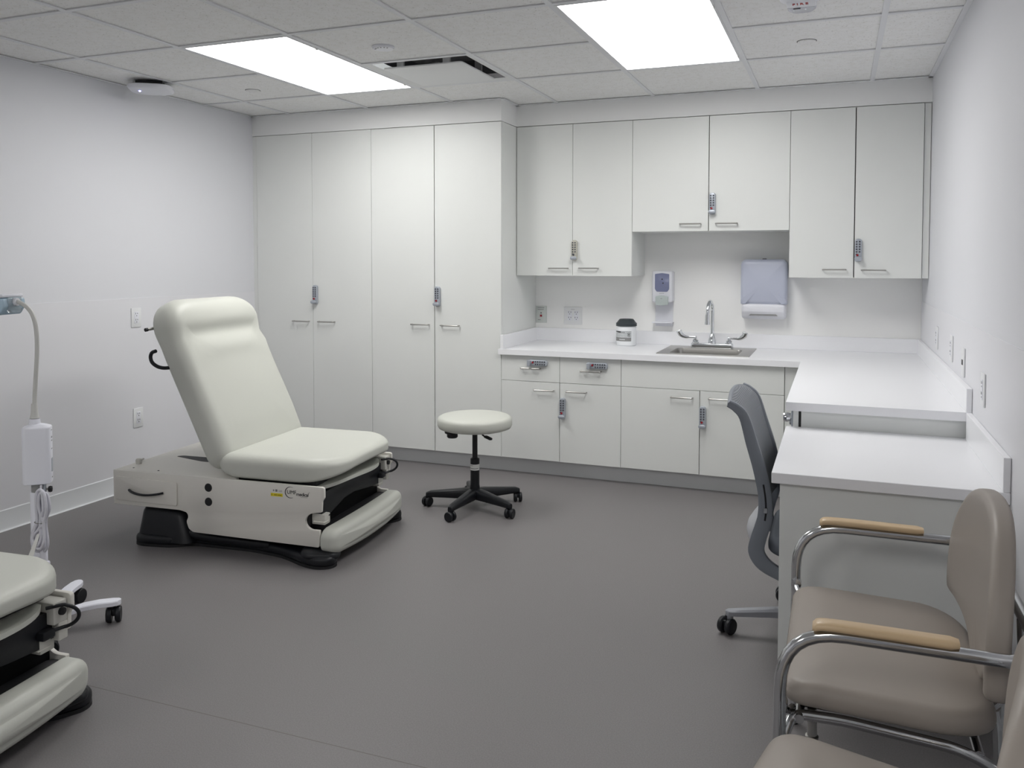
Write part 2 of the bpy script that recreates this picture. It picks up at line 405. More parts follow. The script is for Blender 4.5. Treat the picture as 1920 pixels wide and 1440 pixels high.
# ------------------------------------------------------------------ ceiling fittings
def light(i, j0, label, grp=None):
    x0, x1 = xs[i], xs[i+1]; y1 = ys[j0]; y0 = ys[j0+2]
    t = thing('ceiling_light', label, 'ceiling light', ((x0+x1)/2, (y0+y1)/2, H), 0, 'flat ceiling light panels')
    w, d = (x1-x0)/2-.0125, (y1-y0)/2-.0125; f = .010; m = MB()
    m.box(-w, w, -d, -d+f, -.001, .03, 'tee'); m.box(-w, w, d-f, d, -.001, .03, 'tee')
    m.box(-w, -w+f, -d+f, d-f, -.001, .03, 'tee'); m.box(w-f, w, -d+f, d-f, -.001, .03, 'tee')
    m.box(w-f+.001, w-.003, -d*.62, -d*.59, -.005, -.001, 'pull'); m.box(w-f+.001, w-.003, d*.82, d*.85, -.005, -.001, 'pull')
    m.build('frame', t)
    MB().box(-w+f, w-f, -d+f, d-f, .003, .02, 'light').build('diffuser', t)
    return t
light(2, 1, 'lit white flat ceiling light panel left of the air vent, above the exam chair')
light(5, 1, 'lit white flat ceiling light panel above the sink, beside the fire alarm')
light(2, 8, 'added unseen flat ceiling light panel behind the viewer at left, for fill light')  # unseen panel pair added behind the camera as fill light
light(5, 8, 'added unseen flat ceiling light panel behind the viewer at right, for fill light')  # right half of the added fill pair, out of view

# air diffuser with a drop plaque
t = thing('ceiling_vent', 'square white ceiling air vent with a flat plaque and dark recess', 'air vent', ((xs[3]+xs[4])/2, (ys[2]+ys[1])/2, H))
w = G/2-.0125; m = MB()
def ring(m, a, za, b, zb, mt, th=0):
    vs = [(-a, -a, za), (a, -a, za), (a, a, za), (-a, a, za), (-b, -b, zb), (b, -b, zb), (b, b, zb), (-b, b, zb)]
    m.add(vs, [(k, (k+1) % 4, 4+(k+1) % 4, 4+k) for k in range(4)], mt)
ring(m, w, 0, w-.028, .008, 'ventwhite'); ring(m, w-.028, .008, w-.05, .03, 'chrome'); ring(m, w-.05, .03, w-.05, .11, 'ventdark'); ring(m, w-.05, .11, .0, .11, 'ventdark')
m.build('frame', t)
m = MB(); m.prism([tuple(p) for p in rnd([(-.222, -.222), (.222, -.222), (.222, .222), (-.222, .222)], .02, 4, True)], -.012, -.004, 'ventwhite', bev=.002); m.build('plaque', t)
for sx, sy in ((-1, -1), (1, -1), (1, 1), (-1, 1)): MB().box(sx*.13-.02, sx*.13+.02, sy*.2-.006, sy*.2+.006, -.004, .11, 'ventwhite').build('hanger', t)

# wireless access point near the left wall
t = thing('wifi_access_point', 'white domed wireless access point with a blue light on the ceiling by the left wall', 'access point', (-3.60, 3.70, H), R(35))
m = MB(); m.cushion(.235, .235, .028, 'whiteplastic', rc=.075, re=.022, crown=.012, T=TX(0, 0, -.022, 180)); m.build('housing', t)
MB().box(-.07, .07, -.07, .07, -.023, 0, 'blackmat').build('mounting_bracket', t)
q = MB().lathe([(0, -.0025), (.004, -.002), (.0055, 0)], 'led', c=(-.05, -.052, -.0585), seg=14).build('indicator_light', t); q['label'] = 'glowing blue indicator light'

def cap(x, y, label):
    m = MB(); m.lathe([(0, -.006), (.036, -.006), (.0405, -.003), (.0405, 0), (0, 0)], 'tile'); m.lathe([(.0405, -.001), (.0435, -.001), (.0435, .004), (.0405, .004)], 'slot')
    return tag(m.build('sprinkler_cap', loc=(x, y, H+.0058)), label, 'sprinkler cap', 'flush round caps in the ceiling tiles')
cap(-3.222, 4.10, 'small round flush sprinkler cap in the ceiling near the left corner')
cap(-.147, 4.09, 'small round flush sprinkler cap in the ceiling tile behind the fire alarm')
t = thing('smoke_detector', 'small round white detector disc on the ceiling beside the left light panel', 'detector', (-1.993, 3.482, H+.006))
m = MB(); m.lathe([(.0, 0), (.052, 0), (.052, -.006), (.047, -.012), (.03, -.014), (0, -.014)][::-1], 'whiteplastic'); m.build('housing', t)
m = MB()
for a in range(-60, 61, 24): m.box(-.0022, .0022, -.004, .004, -.0145, -.0125, 'inkgrey', T=TX(.036*math.sin(R(a)), -.036*math.cos(R(a)), 0, 0, 0, a))
m.build('vent_slots', t)

# fire alarm strobe
t = thing('fire_alarm_strobe', 'white ceiling fire alarm with red lettering and a clear strobe lens', 'fire alarm', (-.143, 3.360, H+.0058), R(0))
m = MB(); m.lathe([(0, -.034), (.060, -.034), (.074, -.028), (.078, -.014), (.078, 0), (0, 0)], 'whiteplastic', c=(0, -.03, 0), seg=40); m.box(-.052, .052, -.03, .055, -.0355, -.001, 'whiteplastic', .004); m.build('housing', t)
def lens(u, v):
    a = PI*u; b = PI*.5*v; rr = .052
    return (-rr*math.cos(a), .052+.042*math.sin(a)*math.cos(b), -.004-.036*math.sin(b)*math.sin(a)**.5 if True else 0)
m = MB(); m.prism([tuple(p) for p in rnd([(-.054, .05), (.054, .05), (.050, .105), (.03, .138), (-.03, .138), (-.050, .105)], .014, 4, True)], -.036, 0, 'strobe', bev=.008, seg=3)
q = m.build('lens', t); q['label'] = 'clear strobe lens'
m = MB(); m.box(-.030, -.004, .056, .068, -.0372, -.028, 'slot'); m.build('flash_tube', t)
MB().lathe([(0, -.0385), (.010, -.034), (.012, -.01), (0, -.008)], 'chrome', c=(.012, .080, 0)).build('reflector', t)
MB().lathe([(0, -.0385), (.007, -.034), (.008, -.01), (0, -.008)], 'chrome', c=(-.03, .085, 0)).build('reflector', t)
q = text('fire_lettering', 'FIRE', .034, TX(-.003, .006, -.0362, 180, 0, 0), 'firered', t, space=1.45, off=.0005, sx=.68)
q['label'] = 'red lettering FIRE'

# ------------------------------------------------------------------ cabinets
def pull_mb(vert=False, L=.122, T=None, m=None):
    m = m or MB(); h = L/2
    pts = rnd([(-h, 0, 0), (-h, -.027, 0), (h, -.027, 0), (h, 0, 0)], .005, 4)
    m.tube(pts, .0042, 'pull', 10, T=T); return m
def lock_mb(beige=False):
    # upright keypad lock, knob at the bottom; centred, back at y=0
    m = MB(); b = 'lockbeige' if beige else 'lock'
    out = [tuple(p) for p in rnd([(-.0185, -.064), (.0185, -.064), (.0185, .064), (-.0185, .064)], [.014, .014, .018, .018], 6, True)]
    m.prism(out, -.020, 0, b, 'y', bev=.004, seg=3)
    for r_ in range(6):
        for c_ in (-1, 1):
            if r_ == 5 and c_ == 1: continue
            q = 'key'; z = .047-r_*.0142
            m.lathe([(0, -.0235), (.0042, -.0228), (.0050, -.020)], q, c=(c_*.0078-.001, 0, z), seg=10, axis='y')
    m.lathe([(0, -.0240), (.0060, -.0235), (.0068, -.020)], 'red' if not beige else 'key', c=(-.004, 0, -.028), seg=12, axis='y')
    m.tube([(0, -.018, -.049), (0, -.032, -.049)], .011, 'lock', 16)
    m.cushion(.042, .021, .012, 'lock', rc=.0104, re=.004, crown=.001, T=TX(.0, -.030, -.049, 90))
    return m
LOCKM = lock_mb().build('keypad_lock').data; LOCKB = lock_mb(True).build('keypad_lock').data
PULLM = pull_mb().build('handle').data
for o in [o for o in C.objects if o.data in (LOCKM, LOCKB, PULLM)]: bpy.data.objects.remove(o)
def put(name, me, par, loc, roty=0, label=None):
    o = bpy.data.objects.new(name, me); C.objects.link(o); o.parent = par; o.location = loc; o.rotation_euler = (0, R(roty), 0)
    if label: o['label'] = label
    return o
def front(kind, par, x0, x1, z0, z1, y, handle=None, lock=None, gap=(.0012, .0012, .0012, .0012), mt='laminate'):
    """slab front (door or drawer) in the cabinet's local space; front face at y"""
    m = MB().box(x0+gap[0], x1-gap[1], y, y+.019, z0+gap[2], z1-gap[3], mt, .0008, 1)
    d = m.build(kind, par)
    if handle: put('handle', PULLM, d, (handle[0], y, handle[1]))
    if lock: put('keypad_lock', LOCKB if lock[2:] == ('b',) else LOCKM, d, (lock[0], y, lock[1]), lock[2] if len(lock) > 2 and lock[2] != 'b' else 0)
    return d
def cabinet(name, label, x0, x1, y, z0, z1, zf0, fronts, toe=False, grp=None, ybk=YB-.002, side=True, ztop=None):
    xc = (x0+x1)/2; t = thing(name, label, 'cabinet', (xc, y, 0), 0, grp)
    m = MB(); a, b = x0-xc, x1-xc
    m.box(a+.0005, b-.0005, .0215, ybk-y, z0, z1, 'laminate', .0006, 1)
    m.build('body', t)
    MB().box(a+.004, b-.004, .0196, .0214, z0+.003, z1-.003, 'gapdark').build('gap_shade_sheet', t)  # dark sheet behind the fronts, paints the shade in their gaps
    if toe: MB().box(a, b, .074, ybk-y, 0, z0-.0005, 'toekick').build('toe_kick', t)
    for f in fronts:
        k = dict(f); kind = k.pop('kind', 'door')
        k['x0'] -= xc; k['x1'] -= xc
        if 'handle' in k: k['handle'] = (k['handle'][0]-xc, k['handle'][1])
        if 'lock' in k: k['lock'] = (k['lock'][0]-xc,)+tuple(k['lock'][1:])
        front(kind, t, k.pop('x0'), k.pop('x1'), k.pop('z0'), k.pop('z1'), 0, **k)
    return t
T0, T1, T2, T3, T4 = -3.779, -3.325, -2.866, -2.405, -1.945
ZB = .1022
g4 = (.0012, .002, .0, .004)
cabinet('tall_cabinet', 'tall white two-door storage cabinet against the left wall, behind the exam chair', T0, T2, YT, ZB, zt-.003, ZB,
        [dict(x0=T0, x1=T1, z0=ZB, z1=zt-.002, handle=(-3.417, .913)), dict(x0=T1, x1=T2, z0=ZB, z1=zt-.002, handle=(-3.213, .914), lock=(-3.300, 1.096))], True, 'tall storage cabinets')
cabinet('tall_cabinet', 'tall white two-door storage cabinet next to the counter, behind the stool', T2, T4, YT, ZB, zt-.003, ZB,
        [dict(x0=T2, x1=T3, z0=ZB, z1=zt-.002, handle=(-2.505, .916), gap=(.0012, .003, 0, .002)), dict(x0=T3, x1=T4, z0=ZB, z1=zt-.002, handle=(-2.293, .915), lock=(-2.380, 1.099), gap=(.002, .0012, 0, .002))], True, 'tall storage cabinets')
UU = [-1.942, -1.565, -1.183, -.7215, -.2632, .0836, .428]
zu, zm = 1.2315, 1.505
def uc(label, a, b, c, z0, h1, h2, lk, gp=.0012):
    cabinet('wall_cabinet', label, a, c, YU, z0, zt-.003, z0,
            [dict(x0=a, x1=b, z0=z0, z1=zt-.002, handle=h1, gap=(.0012, gp, 0, .002)), dict(x0=b, x1=c, z0=z0, z1=zt-.002, handle=h2, lock=lk, gap=(gp, .0012, 0, .002))], False, 'white wall cabinets over the counter')
uc('white two-door wall cabinet at left with a beige-keyed lock, beside the tall cabinets', UU[0], UU[1], UU[2], zu, (-1.655, 1.279), (-1.456, 1.280), (-1.549, 1.393, 'b'))
uc('shorter white two-door wall cabinet above the sink, soap and towel dispensers', UU[2], UU[3], UU[4], zm, (-.827, 1.548), (-.616, 1.548), (-.698, 1.666), .0022)
uc('white two-door wall cabinet at right, beside the right wall', UU[4], UU[5], UU[6], zu, (-.019, 1.278), (.185, 1.276), (.105, 1.388), .0026)
zc0, zc1, zdr = .747, .780, .586
cabinet('base_cabinet', 'white base cabinet with two locked drawers over two doors, left end of counter', T4, -1.183, YT, ZB, zc0-.001, ZB,
        [dict(kind='drawer', x0=T4, x1=-1.564, z0=zdr, z1=zc0-.002, handle=(-1.747, .668), lock=(-1.702, .702, 90)),
         dict(kind='drawer', x0=-1.564, x1=-1.183, z0=zdr, z1=zc0-.002, handle=(-1.366, .667), lock=(-1.325, .702, 90)),
         dict(x0=T4, x1=-1.564, z0=ZB, z1=zdr, handle=(-1.661, .537)),
         dict(x0=-1.564, x1=-1.183, z0=ZB, z1=zdr, handle=(-1.455, .538), lock=(-1.541, .434), gap=(.002, .0012, 0, .0012))], True, 'white base cabinets')
t = cabinet('base_cabinet', 'white sink base cabinet with a plain top panel over two doors', -1.183, -.264, YT, ZB, zc0-.26, ZB,
        [dict(kind='false_front', x0=-1.183, x1=-.264, z0=zdr, z1=zc0-.002),
         dict(x0=-1.183, x1=-.7246, z0=ZB, z1=zdr, handle=(-.825, .543)),
         dict(x0=-.7246, x1=-.264, z0=ZB, z1=zdr, handle=(-.610, .546), lock=(-.705, .436), gap=(.0026, .0012, 0, .0012))], True, 'white base cabinets')
MB().box(-.459, .459, .0196, .04, zc0-.26, zc0-.001, 'laminate').build('top_rail', t)
for s_ in (-1, 1): MB().box(s_*.4495-.009, s_*.4495+.009, .04, .63, zc0-.26, zc0-.001, 'laminate').build('side_panel', t)
# return cabinet under the leg of the L, doors facing the room (towards -x)
t = thing('base_cabinet', 'white base cabinet under the right-hand counter with a silver lock, behind the desk', 'cabinet', (.16, 4.1, 0), 0, 'white base cabinets')
MB().box(-.285, XR-.004-.16, -.64, .72, ZB, zc0-.001, 'laminate', .0006, 1).build('body', t)
MB().box(-.293, -.2855, -.637, .715, ZB, zc0-.004, 'gapdark').build('gap_shade_sheet', t)  # same painted gap shade behind the return doors
MB().box(-.225, XR-.004-.16, -.62, .72, 0, ZB-.0005, 'toekick').build('toe_kick', t)
for a, b in ((-.64, .04), (.042, .715)):
    d = MB().box(-.315, -.2945, a, b, ZB, zc0-.003, 'laminate', .0008, 1).build('door', t)
    if a < -.5:
        m = MB(); m.tube([(-.314, -.590, .690), (-.330, -.590, .690)], .013, 'lock'); m.lathe([(0, -.030), (.017, -.028), (.019, -.014), (.016, 0), (0, 0)], 'chrome', c=(-.325, -.600, .708), seg=24, axis='x')
        m.box(-.323, -.3145, -.63, -.575, .60, .735, 'lock', .003)
        m.build('keypad_lock', d)

# ------------------------------------------------------------------ worktops
t = thing('countertop', 'white L-shaped solid-surface countertop with low backsplash and sink cutout', 'countertop', (0, 0, 0))
m = MB(); sx0, sx1, sy0, sy1 = -.982, -.474, 4.935, 5.388; xr = XR-.0035; x0 = T4+.0006; yf = YT-.025; yb = YB-.001
vs = []; poly = [(x0-.012, yf), (-.181, yf), (-.181, 3.425), (xr, 3.425), (xr, yb), (x0, yb), (x0, YT-.001), (x0-.012, YT-.001)]
b = bmesh.new()
def ringv(z): return [b.verts.new((p[0], p[1], z)) for p in poly], [b.verts.new((p[0], p[1], z)) for p in ((sx0, sy0), (sx1, sy0), (sx1, sy1), (sx0, sy1))]
for z in (zc0, zc1):
    pass
A0, H0 = ringv(zc0); A1, H1 = ringv(zc1)
for A, Hh in ((A0, H0), (A1, H1)):
    es = [b.edges.new((A[i], A[(i+1) % len(A)])) for i in range(len(A))]+[b.edges.new((Hh[i], Hh[(i+1) % 4])) for i in range(4)]
    bmesh.ops.triangle_fill(b, use_beauty=True, use_dissolve=False, edges=es)
for Q0, Q1 in ((A0, A1), (H0, H1)):
    n = len(Q0)
    for i in range(n): b.faces.new((Q0[i], Q0[(i+1) % n], Q1[(i+1) % n], Q1[i]))
bmesh.ops.recalc_face_normals(b, faces=b.faces[:])
m.bm(b, 'counter'); top = m.build('worktop', t)
m = MB(); hs = .867
m.box(x0, xr, YB-.020, YB-.001, zc1, hs, 'counter', .0015, 1); m.build('backsplash', t)
MB().box(x0, x0+.019, yf+.006, YB-.0205, zc1, hs, 'counter', .0015, 1).build('backsplash', t)
MB().box(xr-.019, xr, 3.427, YB-.0205, zc1, hs, 'counter', .0015, 1).build('backsplash', t)
t = thing('desk', 'lower white desk with side splash and full end panel, behind the taupe armchair', 'desk', (0, 0, 0))
MB().box(-.181, xr, 2.68, 3.4585, .647, .680, 'counter', .0015, 1).build('desk_top', t)
MB().box(xr-.019, xr, 2.682, 3.424, .6805, .779, 'counter', .0015, 1).build('side_splash', t)
MB().box(-.157, xr, 2.705, 2.725, 0, .6468, 'laminate', .0008, 1).build('end_panel', t)
MB().box(xr-.02, xr, 2.7255, 3.4585, .25, .6468, 'laminate', .0008, 1).build('modesty_panel', t)

# sink
t = thing('sink', 'stainless steel drop-in sink set in the white counter', 'sink', (-.728, 5.16, zc1))
X, Y = .266, .240; bx, by0, by1 = .198, -.205, .105
inn = [tuple(p) for p in rnd([(-bx, by0), (bx, by0), (bx, by1), (-bx, by1)], .045, 8, True)]
outr = []
for p in inn:  # matching points on the outer rectangle
    cx, cy = 0, (by0+by1)/2; dx, dy = p[0]-cx, p[1]-cy
    kx = (X/abs(dx)) if dx else 9; ky = ((Y-cy)/dy if dy > 0 else (-Y-cy)/dy) if dy else 9; k = min(kx, ky)
    outr.append((cx+dx*k, cy+dy*k))
for tgt in ((X, Y), (X, -Y), (-X, Y), (-X, -Y)):
    i = min(range(len(outr)), key=lambda q: (outr[q][0]-tgt[0])**2+(outr[q][1]-tgt[1])**2); outr[i] = tgt
rim = MB(); n = len(inn); vs = [(p[0], p[1], .0004) for p in outr]+[(p[0]*.995, p[1]*.995, .0045) for p in outr]+[(p[0], p[1], .0048) for p in inn]
fs = [(i, (i+1) % n, n+(i+1) % n, n+i) for i in range(n)]+[(n+i, n+(i+1) % n, 2*n+(i+1) % n, 2*n+i) for i in range(n)]
rim.add(vs, fs, 'steel'); rim.build('rim', t, angle=50)
bas = MB(); vs = []; cy = (by0+by1)/2
prof = [(1, .0047), (.985, -.004), (.975, -.03), (.95, -.11), (.90, -.135), (.78, -.145), (.12, -.15), (.11, -.152)]
for s_, z in prof:
    for p in inn: vs.append((p[0]*s_, cy+(p[1]-cy)*s_, z))
fs = []
for j in range(len(prof)-1): fs += [(j*n+i, j*n+(i+1) % n, (j+1)*n+(i+1) % n, (j+1)*n+i) for i in range(n)]
fs.append(tuple((len(prof)-1)*n+i for i in range(n)))
bas.add(vs, fs, 'steel'); bas.build('basin', t, angle=60)
MB().lathe([(0, -.149), (.03, -.148), (.042, -.146), (.042, -.152)], 'chrome', c=(0, cy, 0), seg=24).build('drain', t)
# faucet
t = thing('faucet', 'chrome gooseneck faucet with two wrist-blade handles behind the sink', 'faucet', (-.722, 5.315, zc1+.0048))
m = MB(); m.cushion(.256, .05, .030, 'chrome', rc=.012, re=.006, crown=0); m.build('base', t)
m = MB(); m.lathe([(0, .03), (.024, .03), (.024, .05), (.017, .07), (.013, .085), (.010, .09)], 'chrome', seg=20); 
sp = rnd([(0, 0, .08), (0, 0, .21)], .01)+[(0-.010*(1-math.cos(a*PI/12))/2, -.065+.065*math.cos(a*PI/12), .228+.065*math.sin(a*PI/12)) for a in range(0, 13)]+[(-.012, -.131, .20)]
m.tube(sp, .0105, 'chrome', 16); m.tube([(-.012, -.131, .215), (-.012, -.131, .165)], .0135, 'chrome', 16); m.tube([(-.012, -.131, .168), (-.012, -.131, .155)], .0155, 'chrome', 16)
m.build('spout', t)
for s_ in (-1, 1):
    m = MB(); m.lathe([(.022, .026), (.022, .035), (.016, .040), (.020, .046), (.013, .052), (.008, .056), (.008, .063)], 'chrome', c=(s_*.102, 0, 0), seg=18)
    m.build('valve', t)
    # flat wrist blade
    pth = cat([(s_*.095, 0, .064), (s_*.13, -.004, .064), (s_*.165, -.010, .066), (s_*.192, -.016, .082), (s_*.205, -.020, .106)], 6)
    k = len(pth); rr = [.006+.013*max(0, (i/(k-1)-.35)/.65)**.8 for i in range(k)]; rr[-1] = .012; rr[0] = .009
    m = MB(); m.tube(pth, rr, 'chrome', 14, flatb=.35); m.build('blade_handle', t)

# wipes tub
t = thing('wipes_tub', 'white round tub of disinfecting wipes with a dark lid on the counter', 'wipes tub', (-1.268, 5.325, zc1))
r_ = .0645
MB().lathe([(0, 0), (r_-.006, 0), (r_, .006), (r_, .118), (r_-.004, .124), (r_-.004, .132), (0, .132)], 'tub', seg=48).build('body', t)
MB().lathe([(0, .127), (r_+.002, .127), (r_+.002, .146), (r_-.003, .149), (.047, .168), (.043, .171), (.040, .166), (0, .164)], 'lid', seg=48).build('lid', t)
def arcpatch(m, z0, z1, a0, a1, r, mt, n=16):
    m.grid(lambda u, v: (r*math.cos(R(a0+(a1-a0)*u)), r*math.sin(R(a0+(a1-a0)*u)), z0+(z1-z0)*v), n, 2, mt, .0002)
m = MB(); arcpatch(m, .032, .098, -165, -48, r_+.0006, 'labelgrey')
lb = m.build('label', t)
m = MB(); arcpatch(m, .032, .055, -165, -50, r_+.0010, 'inkgrey'); arcpatch(m, .040, .046, -120, -85, r_+.0013, 'labelgrey'); arcpatch(m, .090, .095, -160, -110, r_+.0012, 'ink'); arcpatch(m, .086, .089, -135, -85, r_+.0012, 'ink')
for z in (.08, .068): m.tube([(( r_+.001)*math.cos(R(-63))+.006*math.cos(R(q))*math.cos(R(27)), (r_+.001)*math.sin(R(-63))+.006*math.cos(R(q))*math.sin(R(27)), z+.006*math.sin(R(q))) for q in range(0, 360, 30)], .0012, 'ink', 6, closed=True)
m.build('print', lb)

# soap dispenser
t = thing('soap_dispenser', 'white wall soap dispenser with a blue tinted window and drip tray, left of faucet', 'soap dispenser', (-1.053, YB, 0))
m = MB(); m.prism([tuple(p) for p in rnd([(-.067, 1.058), (.067, 1.058), (.067, 1.262), (-.067, 1.262)], .018, 5, True)], -.085, -.0005, 'whiteplastic', 'y', bev=.012, seg=3)
m.build('housing', t)
m = MB(); m.prism([tuple(p) for p in rnd([(-.046, 1.145), (-.034, 1.128), (.034, 1.128), (.046, 1.145), (.046, 1.242), (0, 1.248), (-.046, 1.242)], .005, 3, True)], -.0885, -.08, 'soapwindow', 'y', bev=.0015)
m.box(-.004, .006, -.0892, -.088, 1.205, 1.212, 'ink'); m.box(.003, .011, -.0892, -.088, 1.180, 1.187, 'ink'); m.box(.008, .030, -.0890, -.088, 1.165, 1.166, 'inkgrey')
q = m.build('window', t); q['label'] = 'blue tinted refill window'
m = MB(); m.prism([tuple(p) for p in rnd([(-.040, 1.045), (-.02, 1.040), (.02, 1.040), (.040, 1.045), (.042, 1.098), (0, 1.106), (-.042, 1.098)], .006, 3, True)], -.096, -.070, 'soapgreen', 'y', bev=.004)
m.box(-.008, .004, -.0965, -.0955, 1.083, 1.0845, 'ink'); q = m.build('push_bar', t); q['label'] = 'grey-green push bar'
m = MB(); m.box(-.058, .058, -.006, -.0005, .90, 1.06, 'whiteplastic', .002); m.box(-.066, .064, -.085, -.0005, .924, .932, 'whiteplastic', .003); m.build('drip_tray', t)
text('brand_print', 'SANITIZER', .0065, TX(-.002, -.0857, 1.117, 90), 'inkgrey', t, .0003)

# towel dispenser
t = TD = thing('towel_dispenser', 'blue-grey and white paper towel dispenser on the wall right of faucet', 'towel dispenser', (-.423, YB, 0))
MB().box(-.12, .12, -.004, 0, .98, 1.32, 'whiteplastic').build('wall_bracket', t)
m = MB(); m.cushion(.274, .278, .122, 'towel', rc=(.035, .035, .004, .004), re=.030, crown=.010, rb=.003, T=TX(0, -.003, 1.198, 90)); q = m.build('cover', t); q['label'] = 'blue-grey translucent cover'
m = MB(); m.cushion(.260, .096, .122, 'whiteplastic', rc=.018, re=.018, crown=.003, rb=.003, fn=lambda x, y, z: (x, y, z*(1-.25*max(0, -y/.048))), T=TX(0, -.003, 1.016, 90)); m.build('lower_housing', t)
m = MB(); m.prism([(-.085, .990), (.085, .990), (.075, 1.000), (-.075, 1.000)], -.118, -.085, 'inkgrey', 'y'); m.build('towel_slot', t)
m = MB(); m.box(-.012, .012, -.07, -.05, 1.334, 1.341, 'ink', .002); m.build('key_lock', t)

# ------------------------------------------------------------------ wall plates
def slots(m, x, z, y, s=1.):
    m.box(x-.0078*s, x-.0052*s, y-.0006, y+.001, z+.000, z+.010, 'slot'); m.box(x+.0052*s, x+.0078*s, y-.0006, y+.001, z+.001, z+.009, 'slot'); m.lathe([(0, -.0006), (.0028, -.0006), (.0028, .001)], 'slot', c=(x, y, z-.008), seg=10, axis='y')
def plate(name, label, cat_, loc, rotz, w=.072, h=.112, mt='outlet', kind='duplex', grp='wall outlet plates'):
    t = thing(name, label, cat_, loc, rotz, grp)   # local: plate against y=0 plane, facing -y
    MB().box(-w/2, w/2, -.006, -.0004, -h/2, h/2, mt, .0022, 2).build('cover_plate', t)
    if kind == 'duplex':
        m = MB(); m.box(-.0165, .0165, -.0078, -.005, -.034, .034, 'whiteplastic', .001)
        for z in (.019, -.017): slots(m, 0, z, -.0078)
        m.build('receptacle', t)
    if kind == 'quad':
        for x in (-.022, .024):
            m = MB(); m.box(x-.0165, x+.0165, -.0078, -.005, -.032, .032, 'whiteplastic', .001)
            for z in (.019, -.017): slots(m, x, z, -.0078, 1.2)
            m.build('receptacle', t)
        MB().box(-.014, .012, -.0066, -.0055, .042, .044, 'inkgrey').build('lettering', t)
    if kind == 'red':
        m = MB(); m.box(-.008, .006, -.009, -.005, -.016, -.002, 'red'); m.lathe([(0, -.0085), (.004, -.0075), (.0045, -.005)], 'slot', c=(-.001, 0, .010), seg=10, axis='y'); m.build('switch', t)['label'] = 'dark red button'
        for x0_, x1_, z in ((-.026, .022, .046), (-.026, .018, .034), (-.024, -.004, -.038)): MB().box(x0_, x1_, -.0066, -.0055, z-.002, z+.002, 'inkgrey').build('lettering', t)
    if kind == 'data':
        m = MB(); m.box(-.012, .012, -.008, -.005, -.010, .010, 'slot'); m.build('data_port', t)
    return t
plate('wall_outlet', 'white duplex outlet on the left wall, the upper one, above another outlet', 'outlet', (XL+.0025, 3.770, .995), R(90))
plate('wall_outlet', 'white duplex outlet low on the left wall beneath another outlet', 'outlet', (XL+.0025, 3.773, .409), R(90))
plate('wall_switch', 'small grey-green wall plate with a dark red button above the counter', 'wall plate', (-1.903, YB, .957), 0, .078, .114, 'outletgrey', 'red')
plate('wall_outlet', 'square four-socket outlet plate on the wall above the counter', 'outlet', (-1.675, YB, .953), 0, .128, .118, 'outlet', 'quad')
for y, z, k, l in ((4.60, .952, 'duplex', 'white outlet plate on the right wall, deepest in the corner'), (4.03, .955, 'duplex', 'white outlet plate on the right wall, second from the corner'),
                   (3.665, .937, 'data', 'white wall plate with a dark port on the right wall'), (3.18, .900, 'duplex', 'white outlet plate on the right wall above the desk, nearest the viewer')):
    plate('wall_outlet', l, 'outlet', (XR-.0025, y, z), R(-90), kind=k)

